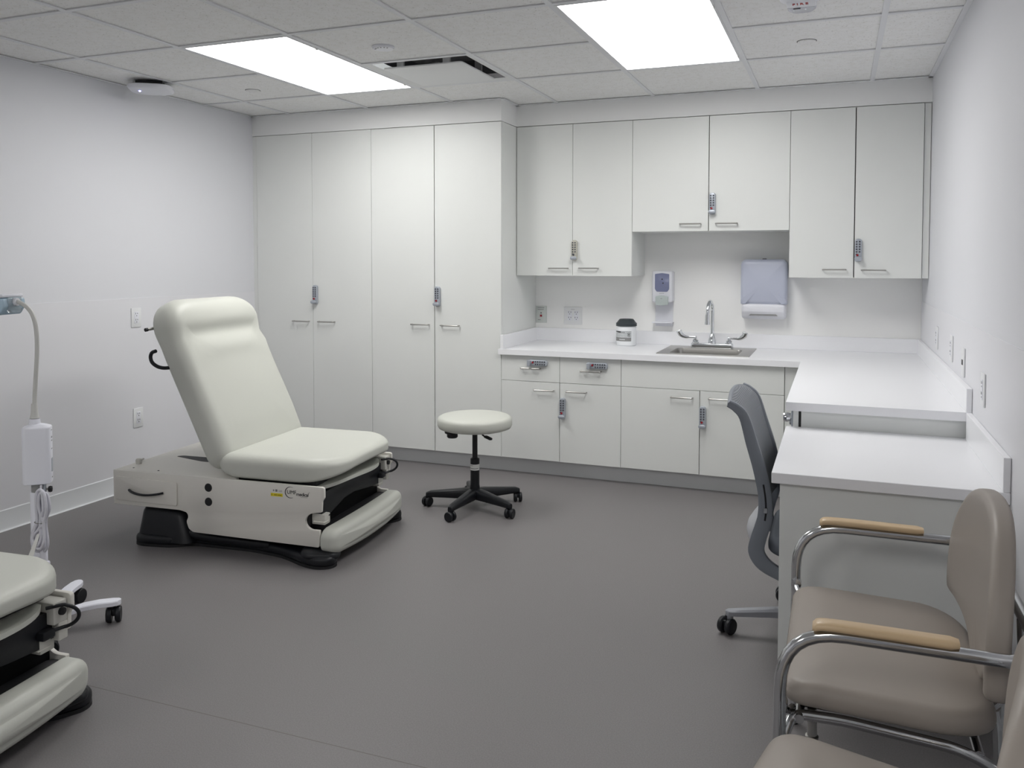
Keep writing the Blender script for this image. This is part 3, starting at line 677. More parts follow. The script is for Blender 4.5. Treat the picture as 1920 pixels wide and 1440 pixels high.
# ------------------------------------------------------------------ exam chairs
def exam_chair():
    t = thing('exam_chair', 'cream vinyl powered exam chair with upright back, logo and yellow sticker on its side', 'exam chair', (-2.596, 3.38, 0), R(4.5), 'cream powered exam chairs')
    # base casting
    m = MB()
    half = [(-.46, -.12), (-.50, -.30), (-.49, -.345), (-.44, -.365), (-.28, -.345), (-.215, -.29), (.10, -.285), (.28, -.315), (.42, -.385), (.50, -.40), (.55, -.375), (.56, -.33), (.52, -.27), (.44, -.20), (.42, -.1)]
    poly = half+[(x, -y) for x, y in half[::-1]]
    m.prism([tuple(p) for p in rnd(poly, .05, 4, True)], .006, .050, 'black', bev=.017, seg=4)
    m.prism([tuple(p) for p in rnd(poly, .05, 4, True)], 0, .012, 'blackmat')
    q = m.build('base', t)
    for s_ in (-1, 1):
        m = MB()
        # rear hump sweeping down to the side rail, front foot hump
        def hump(x, y, z, s_=s_):
            k = z/.155
            return (-.345+x*(1-.22*k)-(.016*k if x < 0 else .03*k), s_*(.265-y*(1-.30*k)*-1*s_*s_-.012*k), z+.02-.05*max(0, x-.03)*k*2)
        m.cushion(.31, .16, .150, 'black', rc=.05, re=.028, crown=.002, fn=hump, rb=.004)
        vs = cat([(-.27, s_*.285, .070), (-.21, s_*.285, .056), (-.10, s_*.283, .047), (.20, s_*.283, .042)], 6)
        k = len(vs); m.tube(vs, [.030-.010*(i/(k-1)) for i in range(k)], 'black', 12)
        m.build('foot', t)
        MB().cushion(.17, .12, .034, 'black', rc=.045, re=.022, crown=.004, T=TX(.475, s_*.325, .034, 0, 4, -s_*22)).build('foot', t)
    MB().box(-.21, .44, -.26, .26, .045, .10, 'blackmat', .01).build('lift_mechanism', t)
    # side panels
    pan = [(-.602, .345), (.509, .346), (.509, .299), (.498, .284), (.495, .235), (.461, .230), (.438, .224), (.420, .208), (.415, .186), (.424, .167), (.444, .155), (.486, .155), (.484, .079), (-.165, .087), (-.188, .102), (-.200, .135), (-.188, .155), (-.195, .175), (-.235, .183), (-.602, .183)]
    for s_ in (-1, 1):
        y0, y1 = (-.352, -.336) if s_ < 0 else (.336, .352)
        m = MB(); m.prism([tuple(p) for p in rnd(pan, [.004, .012, .004, .004, .004, .004, .01, .01, .01, .01, .01, .004, .012, .01, .008, .01, .01, .012, .01, .004], 3, True)], y0, y1, 'table', 'y', bev=.003)
        sp = m.build('side_panel', t)
        if s_ < 0:
            for z in (.300, .235): MB().lathe([(0, -.0045), (.017, -.004), (.0195, 0)], 'blackmat', c=(-.078, y0, z), seg=24, axis='y').build('cap', sp)
            MB().box(.246, .305, y0-.0008, y0+.001, .289, .303, 'yellow').build('warning_sticker', sp)['label'] = 'small yellow warning sticker'
            m = MB()
            for a, b2 in ((.250, .254), (.262, .278), (.280, .300)): m.box(a, b2, y0-.0014, y0, .293, .298, 'olive')
            m.box(.257, .263, y0-.001, y0, .311, .319, 'inkgrey'); m.box(.269, .279, y0-.001, y0, .310, .320, 'inkgrey')
            for z in (.311, .316): m.box(.284, .302, y0-.001, y0, z, z+.0012, 'inkgrey')
            m.build('small_print', sp)
            text('logo_lettering', 'UMF', .0235, TX(.3500, y0-.0006, .3125, 90), 'ink', sp, .0005, 1.0)
            text('logo_lettering', 'medical', .0215, TX(.4030, y0-.0006, .3065, 90), 'ink', sp, .0005, .93, .12, off=.00015)
            m = MB(); m.tube([(.345+.0265*math.cos(R(a)), y0-.0006, .312+.0245*math.sin(R(a))) for a in range(62, 305, 9)], [.0004+.0016*math.sin(PI*i/27) for i in range(27)], 'ink', 6, flat=1)
            m.box(.395, .428, y0-.001, y0, .2945, .2955, 'inkgrey'); m.box(.434, .440, y0-.001, y0, .317, .3185, 'inkgrey'); m.build('logo_ring', sp)
    # drawer at head end
    m = MB(); m.prism([tuple(p) for p in rnd([(-.585, .207), (-.243, .202), (-.243, .312), (-.585, .318)], .012, 4, True)], -.360, -.3535, 'table', 'y', bev=.0025, seg=2)
    dr = m.build('drawer', t)
    m = MB(); m.tube([(-.505+.19*u/12, -.361-.024*math.sin(PI*u/12)**.6, .258-.010*math.sin(PI*u/12)) for u in range(13)], .0065, 'black', 10, flat=.8); m.build('handle', dr)
    # deck, head-end panel, inner box
    m = MB(); m.box(-.598, .05, -.336, .336, .333, .3455, 'table', .002); m.box(-.600, -.588, -.336, .336, .185, .334, 'table', .001); m.box(-.588, -.20, -.336, .336, .185, .197, 'table'); m.build('deck', t)
    m = MB(); m.prism([tuple(p) for p in rnd([(-.495, -.045), (-.47, -.02), (-.18, -.02), (-.18, -.10), (-.30, -.10)], .02, 4, True)], .3452, .3462, 'blackmat'); m.build('deck_slot', t)
    m = MB()
    for x, y in ((-.53, -.30), (-.38, -.312)): m.lathe([(0, .348), (.004, .347), (.005, .3452)], 'blackmat', c=(x, y, 0), seg=10)
    m.build('screw', t)
    m = MB(); m.lathe([(0, .372), (.012, .370), (.015, .362), (.013, .345)], 'bracket', c=(-.565, -.225, 0), seg=16); m.tube([(-.58, -.21, .353), (-.592, -.16, .353)], .004, 'pull'); m.build('knob', t)
    MB().box(-.19, .43, -.334, .334, .10, .332, 'blackmat', .003).build('chassis', t)
    # seat and upper tray
    def sf(x, y, z):
        ym = y/.33
        z2 = z*1.0
        # foot edge hollows a little, underside of the foot edge lifts towards the middle
        k = min(1, max(0, z/.108)); up = max(0, (x-.08)/.20)**2; dn = max(0, (x-.13)/.155)**2
        z2 += (1-k)*.034*up*(1-.3*ym*ym)-k*.012*dn
        if x < -.19 and z < .06: z2 += .035*((-x-.19)/.10)**2
        return (x, y, z2)
    m = MB(); m.cushion(.595, .685, .108, 'vinyl', rc=(.17, .045, .045, .17), re=.045, crown=.010, fn=sf, rb=.022, T=TX(.254, 0, .349)); m.build('seat', t, angle=60)
    m = MB(); m.box(.02, .445, -.305, .305, .333, .356, 'blackmat', .004); m.build('seat_frame', t)
    # folded leg plate and black fascia below the seat's foot edge
    def lp(u, v):
        y = -.300+.60*v; e = math.sin(PI*v); return (.27+(.215+.045*e-.05*(abs(2*v-1)**6))*u, y, .318+.020*u*e*.6-.006*u+.006*math.sin(PI*2*v)*u)
    m = MB(); m.grid(lp, 8, 24, 'vinyl', -.016); m.build('leg_plate', t, angle=50)
    fas = [(-.305, .312)]+[(-.30+.60*k/16, .304+.008*math.sin(PI*k/16)) for k in range(17)]+[(.31, .25), (.28, .205), (.15, .215), (0, .235), (-.10, .232), (-.20, .205), (-.28, .188), (-.31, .20)]
    m = MB(); m.prism(fas, .425, .475, 'black', 'x', bev=.004); m.build('fascia', t)
    # cheek blocks, stirrup housings and cable loop
    m = MB(); m.box(.435, .500, .282, .334, .268, .334, 'bracket', .005); m.box(.462, .500, .300, .334, .215, .269, 'bracket', .004); q = m.build('hinge_block', t)
    m = MB(); m.lathe([(0, .012), (.011, .010), (.012, 0)], 'blackmat', c=(.4985, .310, .303), seg=18, axis='x'); m.build('cap', q)
    m = MB(); m.tube(cat([(.487+.0, .268, .325)]+[(.500+.045*math.sin(R(a)), .300+.030*math.sin(R(a)), .290+.034*math.cos(R(a))) for a in range(10, 171, 16)]+[(.480, .27, .250)], 4), .0055, 'black', 10); m.box(.455, .500, .245, .290, .235, .262, 'black', .006); m.build('release_loop', t)
    for s_, x, z in ((-1, .470, .168), (1, .455, .190)):
        y0, y1 = (-.325, -.265) if s_ < 0 else (.245, .310)
        m = MB(); m.box(x-.06, x+.024, y0+.008, y1-.004, z, z+.047, 'bracket', .006); m.box(x-.03, x+.025, y0-.001, y1-.02, z+.014, z+.017, 'table')
        m.box(x+.023, x+.0255, y1-.020, y1-.010, z+.034, z+.040, 'slot'); m.build('stirrup_housing', t)
    m = MB(); m.prism([tuple(p) for p in rnd([(.43, -.334), (.475, -.334), (.52, -.18), (.535, 0), (.52, .18), (.49, .334), (.43, .334)], .03, 4, True)], .128, .142, 'blackmat', bev=.004); m.box(.40, .43, -.33, .33, .08, .30, 'blackmat'); m.build('step_tray', t)
    # foot-end pad
    def pf(x, y, z):  # pad is built lying down: x -> height, y -> width, z -> outward
        s = 1-.10*abs(y/.36)**3
        return (z*s+.022*(1-(y/.36)**2), y, x*(1-.12*(abs(y)/.36)**2))
    m = MB(); m.cushion(.124, .716, .084, 'vinyl', rc=.050, re=.034, crown=.012, fn=pf, rb=.012, Mid=16, T=TX(.487, 0, .105)); m.build('foot_pad', t, angle=60)
    # backrest
    A = Vector((-.062, 0, .372)); d = Vector((-.440, 0, .898)).normalized(); nn = Vector((.898, 0, .440)).normalized()
    L = .822
    def bf(x, y, z):
        s = x+L/2; u = s/L
        f = max(0, z/.128)
        bump = .026/(1+math.exp(-(u-.800)/.022))-.010*math.exp(-((u-.765)/.040)**2)+.008*math.exp(-((u-.66)/.05)**2)-.030*max(0, (u-.88)/.12)**2
        side = 1-.25*(abs(y)/.34)**4
        zz = z+bump*f*side-(.012*f if u < .2 else 0)*(1-u/.2)
        w = 1-.012*math.exp(-((u-.74)/.05)**2)
        p = A+d*s+nn*(zz-.012); return (p.x, y*w, p.z)
    m = MB(); m.cushion(L+.008, .685, .126, 'vinyl', rc=(.155, .068, .068, .155), re=.060, crown=.010, fn=bf, rb=.024, N=24, Mid=30); m.build('backrest', t, angle=60)
    m = MB(); p = A+d*.05; q = A+d*.70
    vs = [(A+d*s+nn*(-.028+e)) for s in (.06, .70) for e in (0, .02)]
    m.prism([(p.x-.02, p.z+.0), (p.x-.005, p.z-.02), (q.x+.012, q.z), (q.x-.012, q.z)], -.22, .22, 'blackmat', 'y'); m.build('back_frame', t)
    m = MB(); c = A+d*.615-nn*.012
    m.tube(cat([(-.350, -.352, .913), (-.372, -.352, .904), (-.380, -.352, .883), (-.371, -.352, .859), (-.346, -.350, .842), (-.317, -.345, .835), (-.285, -.330, .836)], 6), .0085, 'black', 12)
    m.build('grab_handle', t)
    m = MB(); p = A+d*.72; m.tube([tuple(p-nn*.005+Vector((0, -.28, 0))), tuple(p-nn*.018+Vector((0, -.352, 0)))], .007, 'pull'); m.tube([tuple(p-nn*.018+Vector((0, -.352, 0))), tuple(p-nn*.020+Vector((0, -.364, 0)))], .0085, 'blackmat'); m.build('paper_roll_bar', t)
    return t
e1 = exam_chair()
e2 = dup(e1, (-2.585, 1.44, 0), R(4.5), 'nearer cream exam chair cut off by the left edge, only its foot end showing')

# ------------------------------------------------------------------ stool
t = thing('rolling_stool', 'round cream vinyl rolling stool on a black five-star base', 'stool', (-1.80, 4.10, 0), R(0))
m = MB(); r_ = .200
m.lathe([(0, .432), (.175, .432), (.193, .438), (r_, .452), (r_, .480), (.195, .492), (.182, .499), (.15, .503), (.08, .506), (0, .507)], 'vinyl', seg=64); m.build('seat', t, angle=60)
m = MB(); m.box(-.085, .06, -.04, .04, .417, .433, 'blackmat', .004); m.lathe([(.026, .417), (.03, .424), (.05, .43)], 'blackmat', seg=20); m.build('seat_plate', t)
m = MB(); m.lathe([(0, .384), (.024, .384), (.029, .389), (.029, .404), (.040, .409), (.044, .432), (0, .432)], 'blackmat', c=(-.105, -.06, 0), seg=24); m.build('tilt_knob', t)
m = MB(); m.tube(cat([(.03, -.01, .425), (.045, -.02, .412), (.062, -.03, .402), (.075, -.04, .400)], 4), .0045, 'black', 8); m.cushion(.05, .024, .010, 'black', rc=.009, re=.004, crown=0, T=TX(.095, -.045, .391, 0, 12, -20)); m.build('height_lever', t)
m = MB(); m.lathe([(.014, .25), (.014, .425)], 'blackmat', seg=20); m.build('piston', t)
m = MB(); m.lathe([(0, .055), (.030, .055), (.026, .12), (.0245, .13), (.0245, .268), (.019, .272), (.0, .272)], 'black', seg=28); m.build('column', t)
m = MB()
m.grid(lambda u, v: (.0249*math.cos(R(-170+180*u)), .0249*math.sin(R(-170+180*u)), .208+.032*v), 20, 1, 'paper', .0002); q = m.build('column_label', t); q['label'] = 'white printed label'
m = MB(); m.grid(lambda u, v: (.0252*math.cos(R(-150+130*u)), .0252*math.sin(R(-150+130*u)), .217+.002*v), 14, 1, 'ink', .0001); m.grid(lambda u, v: (.0252*math.cos(R(-150+60*u)), .0252*math.sin(R(-150+60*u)), .233+.002*v), 8, 1, 'inkgrey', .0001); m.build('print', q)
def caster(m, x, y, r, w, ang, mt='black'):
    Tm = Matrix.Translation((x, y, 0)) @ Matrix.Rotation(R(ang), 4, 'Z')
    for s_ in (-1, 1): m.lathe([(0, -w*.16), (r*.9, -w*.16), (r, -w*.08), (r, w*.10), (r*.86, w*.2), (0, w*.22)], mt, c=(0, s_*w*.30, r), seg=22, axis='y', T=Tm)
    m.box(-r*.55, r*.55, -w*.12, w*.12, r*.9, r*1.75, mt, .003, T=Tm)
    m.tube([(0, 0, r*1.6), (0, 0, r*2.3)], .007, mt, 10, T=Tm)
for k in range(5):
    a = R(49+72*k); ca, sa = math.cos(a), math.sin(a)
    m = MB(); pts = [(.0, .078), (.06, .078), (.16, .072), (.245, .067), (.268, .062)]
    ww = [.030, .028, .022, .018, .012]; hh = [.030, .028, .022, .017, .013]
    vs = []; fs = []
    for i, (r0, z0) in enumerate(pts):
        for q_ in range(12):
            th = 2*PI*q_/12; c_, s_ = math.cos(th), math.sin(th)
            wy = ww[i]*math.copysign(abs(c_)**.6, c_); wz = hh[i]*math.copysign(abs(s_)**.6, s_)
            vs.append((r0*ca-wy*sa, r0*sa+wy*ca, z0+wz))
    for i in range(4):
        for q_ in range(12): fs.append((i*12+q_, i*12+(q_+1) % 12, (i+1)*12+(q_+1) % 12, (i+1)*12+q_))
    fs.append(tuple(range(48, 60))); m.add(vs, fs, 'black'); lg = m.build('leg', t, angle=50)
    m = MB(); caster(m, .262*ca, .262*sa, .026, .046, 49+72*k+[70, 100, 60, 80, 110][k]); m.build('caster', lg)

# ------------------------------------------------------------------ exam lamp
t = thing('exam_lamp', 'white mobile exam light with a gooseneck and coiled cord at the left edge', 'exam lamp', (-2.655, 2.165, 0), 0)
m = MB(); m.tube([(0, 0, .07), (0, 0, .505)], .026, 'lampwhite', 28); m.tube([(0, 0, .50), (0, 0, .55)], .022, 'inkgrey', 24); m.build('pole', t, angle=50)
BT = Matrix.Rotation(R(40), 4, 'Z'); m = MB(); m.cushion(.092, .066, .205, 'lampwhite', rc=.020, re=.007, crown=.010, T=BT @ TX(0, 0, .535)); 
bx_ = m.build('control_box', t)
m = MB()
for z, h_ in ((.722, .003), (.695, .006), (.684, .004), (.655, .003)): m.box(.0455, .0466, -.008, .006, z, z+h_, 'inkgrey', T=BT)
m.box(.0455, .0475, -.010, .010, .575, .622, 'lock', T=BT); m.box(.0455, .0466, -.006, .004, .552, .556, 'inkgrey', T=BT); m.build('vents', bx_)
m = MB(); m.lathe([(0, .742), (.020, .746), (.017, .766), (0, .766)], 'lampwhite', c=(-.01, 0, 0), seg=24); m.lathe([(.016, .768), (.0125, .783), (.010, .82), (0, .82)], 'neck', c=(-.01, 0, 0), seg=20); m.build('neck_collar', t)
nk = cat([(-.01, 0, .78), (-.006, 0, .854), (.004, 0, .95), (.010, 0, 1.023), (.006, 0, 1.093), (-.010, 0, 1.138), (-.037, -.003, 1.167), (-.073, -.008, 1.184), (-.082, -.01, 1.186)], 6)
m = MB(); m.tube(nk, .0073, 'neck', 14); m.build('gooseneck', t, angle=60)
m = MB(); hT = TX(-.082, -.01, 1.172, 0, -2, 8)
m.box(-.010, .004, -.03, .03, -.028, .028, 'clear', .006, T=hT); m.lathe([(0, -.0), (.014, 0), (.014, .012), (0, .012)], 'whiteplastic', seg=16, axis='x', c=(.0, 0, .01), T=hT)
hd = m.build('end_cap', t)
m = MB(); m.prism([tuple(p) for p in rnd([(-.22, .032), (-.004, .024), (.0, -.006), (-.022, -.034), (-.22, -.045)], .006, 4, True)], -.05, .05, 'bluecover', 'y', bev=.008, seg=3, T=hT); q = m.build('lamp_head', t); q['label'] = 'lamp head under a translucent pale blue cover'
m = MB(); m.box(-.22, -.006, -.048, .048, .026, .040, 'whiteplastic', .006, T=hT); m.build('head_shell', t)
m = MB(); m.tube([(.024, -.005, .512), (.034, -.006, .512)], .004, 'pull', T=BT); m.lathe([(0, 0), (.010, .002), (.012, .008), (.010, .014), (0, .016)], 'blackmat', c=(.032, -.008, .512), seg=7, axis='x', T=BT); m.box(.018, .026, -.016, .008, .498, .535, 'lock', .002, T=BT); m.build('clamp_knob', t)
# coiled cord
cd = thing('power_cord', 'bundle of grey-white power cord tied up and hung on the exam lamp pole', 'cord', (-2.655, 2.165, .062), 0)
m = MB()
for k, (dx, wd, zb_, zt_) in enumerate(((.055, .020, .262, .462), (.060, .030, .250, .450), (.066, .024, .270, .470), (.072, .036, .245, .455), (.062, .014, .29, .44), (.078, .030, .262, .462))):
    zt_ += .0; yk = -.040-.008*(k % 3); zc = .352
    lean = -.012+.006*k
    pts = [(dx+lean-.004, yk, zc), (dx-wd, yk-.004, zc-.045), (dx-wd*1.1+.006, yk-.006, zb_+.02), (dx-.004, yk-.006, zb_), (dx+wd*.6, yk-.004, zb_+.03), (dx+.008+lean*.3, yk, zc), (dx+.016+wd*.35, yk, zc+.05), (dx+.016+wd*.2, yk, zt_-.012), (dx+.010, yk, zt_), (dx-.006, yk, zt_-.016), (dx-.008, yk, zc+.05)]
    P = cat(pts+[pts[0]], 5)[:-1]; m.tube(P, .0052, 'cable', 8, closed=True)
m.tube(cat([(.030, -.012, .47), (.040, -.025, .44), (.048, -.036, .41), (.052, -.04, .36)], 5), .0042, 'cable', 8)
m.build('cord', cd, angle=60)
m = MB(); m.tube([(.064+.022*math.cos(R(a)), -.046+.016*math.sin(R(a)), .352) for a in range(0, 360, 24)], .0016, 'inkgrey', 6, closed=True); m.build('cable_tie', cd)
m = MB(); m.grid(lambda u, v: (.076-.045*v-.004+.012*u*(1-v)+.030*u*v, -.066-.004*v, .318-.090*v+.012*u*v), 2, 4, 'paper', .0006); m.build('paper_tag', cd)
m = MB(); m.tube([(.074, -.045, .285), (.072, -.045, .235), (.072, -.045, .215)], [.008, .010, .014], 'cable', 12); m.cushion(.040, .032, .05, 'cable', rc=.008, re=.008, T=TX(.072, -.045, .165)); m.build('plug', cd)
# base legs of the lamp
m = MB(); m.lathe([(0, .055), (.065, .055), (.06, .078), (.04, .095), (0, .095)], 'lampwhite', seg=28); m.build('hub', t)
for k in range(5):
    a = 38+72*k; Tm = Matrix.Rotation(R(a), 4, 'Z'); m = MB()
    prof = [(.03, .088, .024), (.09, .078, .023), (.125, .066, .021), (.155, .074, .021), (.20, .077, .022), (.245, .077, .022), (.262, .077, .016), (.266, .077, .006)]
    prof = [(.03, .070, .025), (.09, .066, .023), (.14, .078, .023), (.19, .083, .023), (.235, .083, .023), (.256, .083, .017), (.264, .083, .006)]
    vs = []; fs = []
    for (x_, z_, w_) in prof:
        for (a_, b_) in ((-1, -1), (-1, .6), (-.85, 1), (.85, 1), (1, .6), (1, -1)): vs.append((x_, a_*w_, z_-.009+b_*.0085))
    for i in range(len(prof)-1):
        for q_ in range(6): fs.append((i*6+q_, i*6+(q_+1) % 6, (i+1)*6+(q_+1) % 6, (i+1)*6+q_))
    fs.append(tuple(range(6))[::-1]); fs.append(tuple((len(prof)-1)*6+q_ for q_ in range(6)))
    m.add(vs, fs, 'lampwhite', Tm); lg = m.build('leg', t, angle=28)
    m = MB(); caster(m, .24*math.cos(R(a)), .24*math.sin(R(a)), .029, .052, a+90 if k != 1 else 100); m.build('caster', lg)

# ------------------------------------------------------------------ office chair (faces +x)
t = thing('office_chair', 'grey mesh-back office chair on casters pushed under the white desk', 'office chair', (-.012, 3.10, 0), 0)
OY = .215
prof = [(-.343+.02, .852), (-.318+.02, .838), (-.292+.02, .808), (-.267+.02, .725), (-.240+.02, .636), (-.222+.02, .550), (-.222+.02, .475), (-.240+.02, .409), (-.248+.02, .362), (-.228+.02, .325), (-.185+.02, .298), (-.10, .275), (-.02, .262)]
wid = [.012, .014, .016, .019, .021, .022, .024, .025, .026, .024, .020, .018, .016]
pc = cat([(x, 0, z) for x, z in prof], 5); wc = []
for i in range(len(prof)-1): wc += [wid[i]+(wid[i+1]-wid[i])*k/5 for k in range(5)]
wc.append(wid[-1])
for s_ in (-1, 1):
    m = MB(); vs = []; fs = []
    for i, p in enumerate(pc):
        tdir = (pc[min(i+1, len(pc)-1)]-pc[max(i-1, 0)]).normalized(); nd = Vector((tdir.z, 0, -tdir.x))
        yy = OY-.14*max(0, (p.x+.12)/.10)
        for (a_, b_) in ((-1, -.7), (-1, .7), (-.7, 1), (.7, 1), (1, .7), (1, -.7), (.7, -1), (-.7, -1)):
            q_ = p+nd*a_*wc[i]; vs.append((q_.x, s_*yy+b_*.013, q_.z))
    n_ = len(pc)
    for i in range(n_-1):
        for k in range(8): fs.append((i*8+k, i*8+(k+1) % 8, (i+1)*8+(k+1) % 8, (i+1)*8+k))
    fs.append(tuple(range(8))[::-1]); fs.append(tuple((n_-1)*8+k for k in range(8)))
    m.add(vs, fs, 'chairgrey')
    fr = m.build('back_frame', t, angle=40)
    m = MB(); m.tube(cat([(-.207, s_*(OY+.0135), .590), (-.200, s_*(OY+.0135), .545), (-.198, s_*(OY+.0135), .50), (-.201, s_*(OY+.0135), .470)], 5), .0028, 'blackmat', 8); m.box(-.206, -.194, s_*(OY+.010), s_*(OY+.0175), .496, .512, 'chairlight', .002); m.build('lumbar_slider', fr)
def bk(u, v):   # mesh skin between the frames
    i = v*30; k = min(int(i), 29); f_ = i-k; p = pc[k]*(1-f_)+pc[k+1]*f_
    y = -OY+2*OY*u; bow = .016*math.sin(PI*u)
    tdir = (pc[k+1]-pc[k]).normalized()
    return (p.x+.010-bow*1.0, y, p.z+(.022*math.sin(PI*u) if v < .1 else .022*math.sin(PI*u)*max(0, (1-(v-.1)/.3))))
m = MB(); m.grid(bk, 24, 40, 'meshgrey', .003); m.build('back_mesh', t, angle=60)
m = MB(); m.tube([(-.318-.012*math.sin(PI*k/16), -OY+2*OY*k/16, .846+.022*math.sin(PI*k/16)) for k in range(17)], .010, 'chairgrey', 10); m.build('top_rail', t, angle=60)
m = MB(); m.grid(lambda u, v: (-.222-.040*math.sin(PI*u)*math.sin(PI*v)-.008, -OY+.01+(2*OY-.02)*u, .335+.10*v), 16, 8, 'chairlight', .008); m.build('lower_shell', t, angle=60)
m = MB(); m.cushion(.46, .47, .055, 'seatgrey', rc=.09, re=.026, crown=.008, T=TX(.035, 0, .348)); m.build('seat', t, angle=60)
m = MB(); m.box(-.14, .22, -.16, .16, .330, .350, 'blackmat', .005); m.box(-.10, .10, -.09, .09, .262, .332, 'blackmat', .01); m.build('tilt_mechanism', t)
for s_ in (-1, 1):
    m = MB(); m.tube(rnd([(.02, s_*.15, .338), (.02, s_*.268, .340), (.02, s_*.268, .52)], .03, 5), .015, 'blackmat', 10); m.cushion(.24, .075, .022, 'blackmat', rc=.03, re=.008, crown=.002, T=TX(.03, s_*.262, .515)); m.build('armrest', t)
m = MB(); m.lathe([(.0, .060), (.030, .060), (.028, .12), (.024, .125), (.024, .19), (.016, .192), (.016, .262), (0, .262)], 'blackmat', seg=24); m.build('gas_column', t)
for k in range(5):
    a = 191+72*k; Tm = Matrix.Rotation(R(a), 4, 'Z'); m = MB()
    prof2 = [(.02, .098, .026, .020), (.08, .096, .022, .018), (.20, .088, .017, .014), (.31, .079, .015, .011), (.34, .077, .013, .010), (.35, .075, .006, .008)]
    vs = []; fs = []
    for (x_, z_, w_, h_) in prof2:
        for (a_, b_) in ((-1, -1), (-1, .4), (-.7, 1), (.7, 1), (1, .4), (1, -1)): vs.append((x_, a_*w_, z_+b_*h_))
    for i in range(len(prof2)-1):
        for q_ in range(6): fs.append((i*6+q_, i*6+(q_+1) % 6, (i+1)*6+(q_+1) % 6, (i+1)*6+q_))
    fs.append(tuple(range(6))[::-1]); fs.append(tuple((len(prof2)-1)*6+q_ for q_ in range(6)))
    m.add(vs, fs, 'alu', Tm); m.tube([(.335, 0, .075), (.335, 0, .055)], .012, 'alu', T=Tm); lg = m.build('leg', t, angle=30)
    m = MB(); caster(m, .345*math.cos(R(a)), .345*math.sin(R(a)), .029, .052, a+[50, 80, 20, 100, 65][k]); m.build('caster', lg)

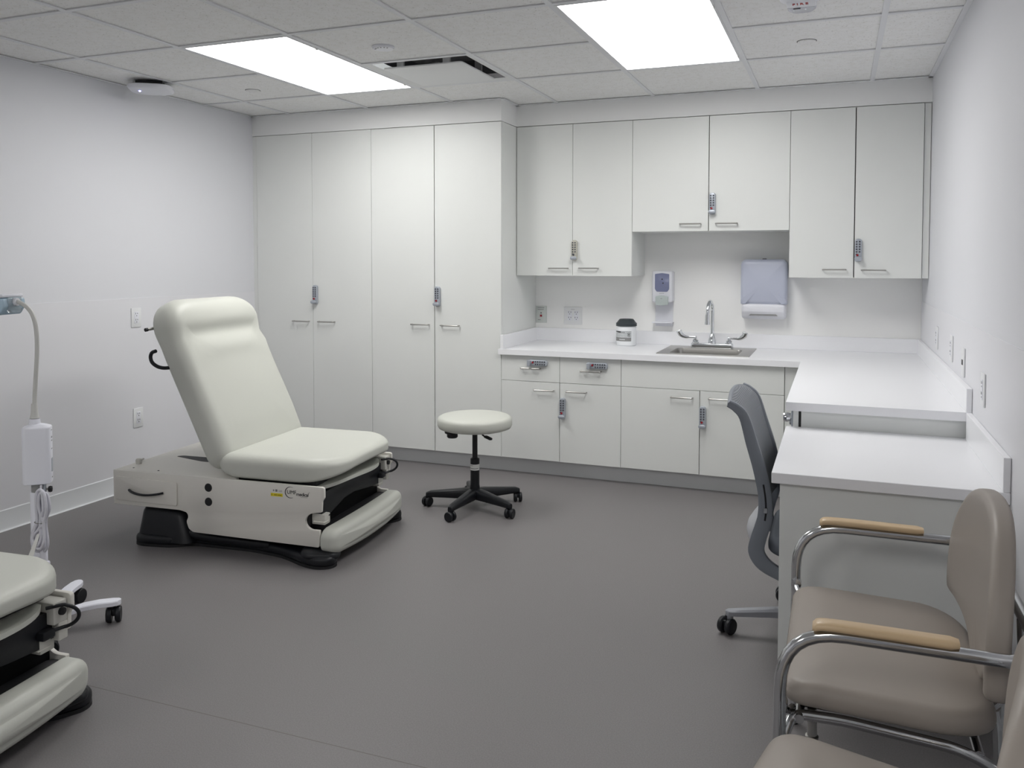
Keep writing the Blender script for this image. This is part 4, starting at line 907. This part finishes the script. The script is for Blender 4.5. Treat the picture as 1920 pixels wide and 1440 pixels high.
# ------------------------------------------------------------------ guest chairs (face -x); local origin on the floor under the seat centre
def guest_chair(arms, label, loc, grp, rz=0):
    t = thing('guest_chair', label, 'chair', loc, R(rz), grp)
    # seat: slopes down to the rear
    def gf(x, y, z):
        return (x, y, z-.030*(x+.20)-.012*max(0, (x-.10)/.11)**2+.010*max(0, (-x-.14)/.09)*(1 if z > .03 else 0)*-1)
    m = MB(); m.cushion(.425, .605, .052, 'taupe', rc=(.13, .05, .05, .13), re=.028, crown=.008, fn=gf, rb=.018, T=TX(-.017, 0, .386)); m.build('seat', t, angle=60)
    # back: rounded trapezoid narrowing to a tail, wrapping slightly around the sitter
    hw = lambda z: 0
    right = [(.0, .800), (.09, .793), (.165, .770), (.225, .728), (.275, .672), (.303, .612), (.314, .55), (.316, .50), (.308, .472), (.288, .463), (.245, .460), (.185, .450), (.130, .434), (.098, .412), (.080, .38), (.076, .345), (.055, .332), (0, .330)]
    ol = [tuple(p) for p in cat([(y, z) for y, z in right], 4)]; ol = ol+[(-y, z) for y, z in ol[-2:0:-1]]
    def gb(y, z, d_):
        lean = .30*(z-.30)*(.30)*1.0
        wrap = -.34*y*y
        dd = d_
        return (.180+.010*(z-.40)/.4+wrap+.045-dd, y, z)
    out = [(p[0], p[1]) for p in ol]
    m = MB(); m.cushion(1, 1, .046, 'taupe', re=.020, rb=.012, crown=.006, outline=out, fn=lambda x, y, z: gb(x, y, z), Mid=16); m.build('backrest', t, angle=60)
    rt = .0115; YA = .362 if arms else .33
    if arms:
        # one continuous tube: front legs, arms and the hoop behind the back
        zA = .578
        path = [(-.228, -YA, .012), (-.226, -YA, zA), (.250, -YA, zA), (.250, YA, zA), (-.226, YA, zA), (-.228, YA, .012)]
        rr = [0, .125, .085, .085, .125, 0]
        m = MB(); m.tube(rnd([Vector(p) for p in path], rr, 8), rt+.0015, 'chairchrome', 16); m.build('arm_frame', t, angle=60)
        for s_ in (-1, 1):
            m = MB(); pts = cat([(-.165, s_*YA, zA+.013), (-.140, s_*YA, zA+.019), (-.05, s_*YA, zA+.020), (.05, s_*YA, zA+.0195), (.100, s_*YA, zA+.0195)], 6)
            n_ = len(pts); vs = []; fs = []
            for i, p in enumerate(pts):
                e = min(1, .72+.28*min(i, n_-1-i)/2)
                for k in range(14):
                    th = 2*PI*k/14; c_, q_ = math.cos(th), math.sin(th)
                    vs.append((p.x, p.y+.021*e*math.copysign(abs(c_)**.7, c_), p.z+.0090*e*math.copysign(abs(q_)**.7, q_)))
            for i in range(n_-1):
                for k in range(14): fs.append((i*14+k, i*14+(k+1) % 14, (i+1)*14+(k+1) % 14, (i+1)*14+k))
            fs.append(tuple(range(14))[::-1]); fs.append(tuple((n_-1)*14+k for k in range(14)))
            m.add(vs, fs, 'wood'); m.build('armrest', t, angle=50)['label'] = 'pale maple armrest'
            m = MB(); m.tube(cat([(-.226, s_*(YA-.006), .420), (-.226, s_*(YA-.018), .410), (-.215, s_*(YA-.035), .388), (-.205, s_*(YA-.075), .376)], 5), .0085, 'chairchrome', 10); m.lathe([(0, -.014), (.014, -.012), (.014, .012), (0, .014)], 'chairchrome', c=(-.225, s_*(YA-.012), .413), seg=14, axis='y'); m.build('seat_bracket', t)
    # seat frame hoop and rear legs
    YS = .285; zz_ = .574 if arms else .60
    for s_ in (-1, 1):
        yl = YA if arms else YS+.02
        m = MB()
        m.tube(rnd([Vector(p) for p in ((-.224, s_*yl, .335), (-.205, s_*(YS), .362), (-.10, s_*YS, .366), (.12, s_*YS, .352), (.20, s_*YS, .315), (.275, s_*(YS+.01), .16), (.278, s_*(YS+.01), .012))], [0, .03, .03, .05, .10, .08, 0], 6), rt, 'chairchrome', 14)
        m.build('rear_leg', t, angle=60)
        for pth in (((.246, s_*(YA-.045 if arms else .24), zz_), (.248, s_*.30, .47), (.225, s_*.295, .38), (.228, s_*.292, .30)),
                    ((.246, s_*.13, zz_), (.252, s_*.12, .48), (.225, s_*.11, .40), (.19, s_*.11, .357), (.10, s_*.11, .364))):
            MB().tube(rnd([Vector(p) for p in pth], .06, 6), .010, 'chairchrome', 12).build('back_support', t, angle=60)
        if not arms:
            m = MB(); m.tube([(-.215, s_*yl, .335), (-.225, s_*yl, .012)], rt, 'chairchrome', 14); m.build('front_leg', t, angle=60)
        for x_, y_ in ((-.228 if arms else -.225, s_*yl), (.278, s_*(YS+.01))):
            m = MB(); m.lathe([(0, 0), (.015, 0), (.016, .006), (.013, .018), (0, .018)], 'blackmat', c=(x_, y_, 0), seg=14); m.build('foot_glide', t)
        m = MB(); m.lathe([(0, .305), (.013, .305), (.014, .311), (.010, .313), (.010, .372), (0, .372)], 'pull', c=(-.165, s_*.265, 0), seg=16); m.build('ganging_post', t)
    m = MB(); m.tube([(-.19, -YS-.02, .362), (-.19, YS+.02, .362)], .010, 'chairchrome', 12); m.tube([(.15, -YS, .345), (.15, YS, .345)], .010, 'chairchrome', 12)
    m.box(-.19, .15, -.25, .25, .362, .380, 'blackmat', .002); m.build('cross_rail', t)
    return t
guest_chair(True, 'taupe vinyl armchair with chrome frame and pale wooden armrests, in front of the desk', (.128, 2.15, 0), 'taupe guest chairs')
guest_chair(False, 'nearer taupe vinyl guest chair at the bottom right corner, mostly out of frame', (.055, 1.335, 0), 'taupe guest chairs', -13)

# ------------------------------------------------------------------ world, camera, view
w = bpy.data.worlds.new('World'); bpy.context.scene.world = w; w.use_nodes = True
w.node_tree.nodes['Background'].inputs[0].default_value = (.5, .55, .6, 1); w.node_tree.nodes['Background'].inputs[1].default_value = .05
cam = bpy.data.cameras.new('Camera'); co = bpy.data.objects.new('Camera', cam); C.objects.link(co)
cam.sensor_width = 36; cam.sensor_fit = 'HORIZONTAL'; cam.lens = 36*1576.94/1920; cam.shift_x = .6/1920; cam.shift_y = -170.19/1920; cam.clip_start = .02
co.location = (0, 0, 1.3338); co.rotation_euler = (PI/2-.03994, -.0006, .36977)
sc = bpy.context.scene; sc.camera = co
sc.view_settings.view_transform = 'Standard'; sc.view_settings.look = 'None'; sc.view_settings.exposure = .38; sc.view_settings.gamma = 1; sc.view_settings.use_curve_mapping = False
sc.cycles.max_bounces = 10; sc.cycles.diffuse_bounces = 6
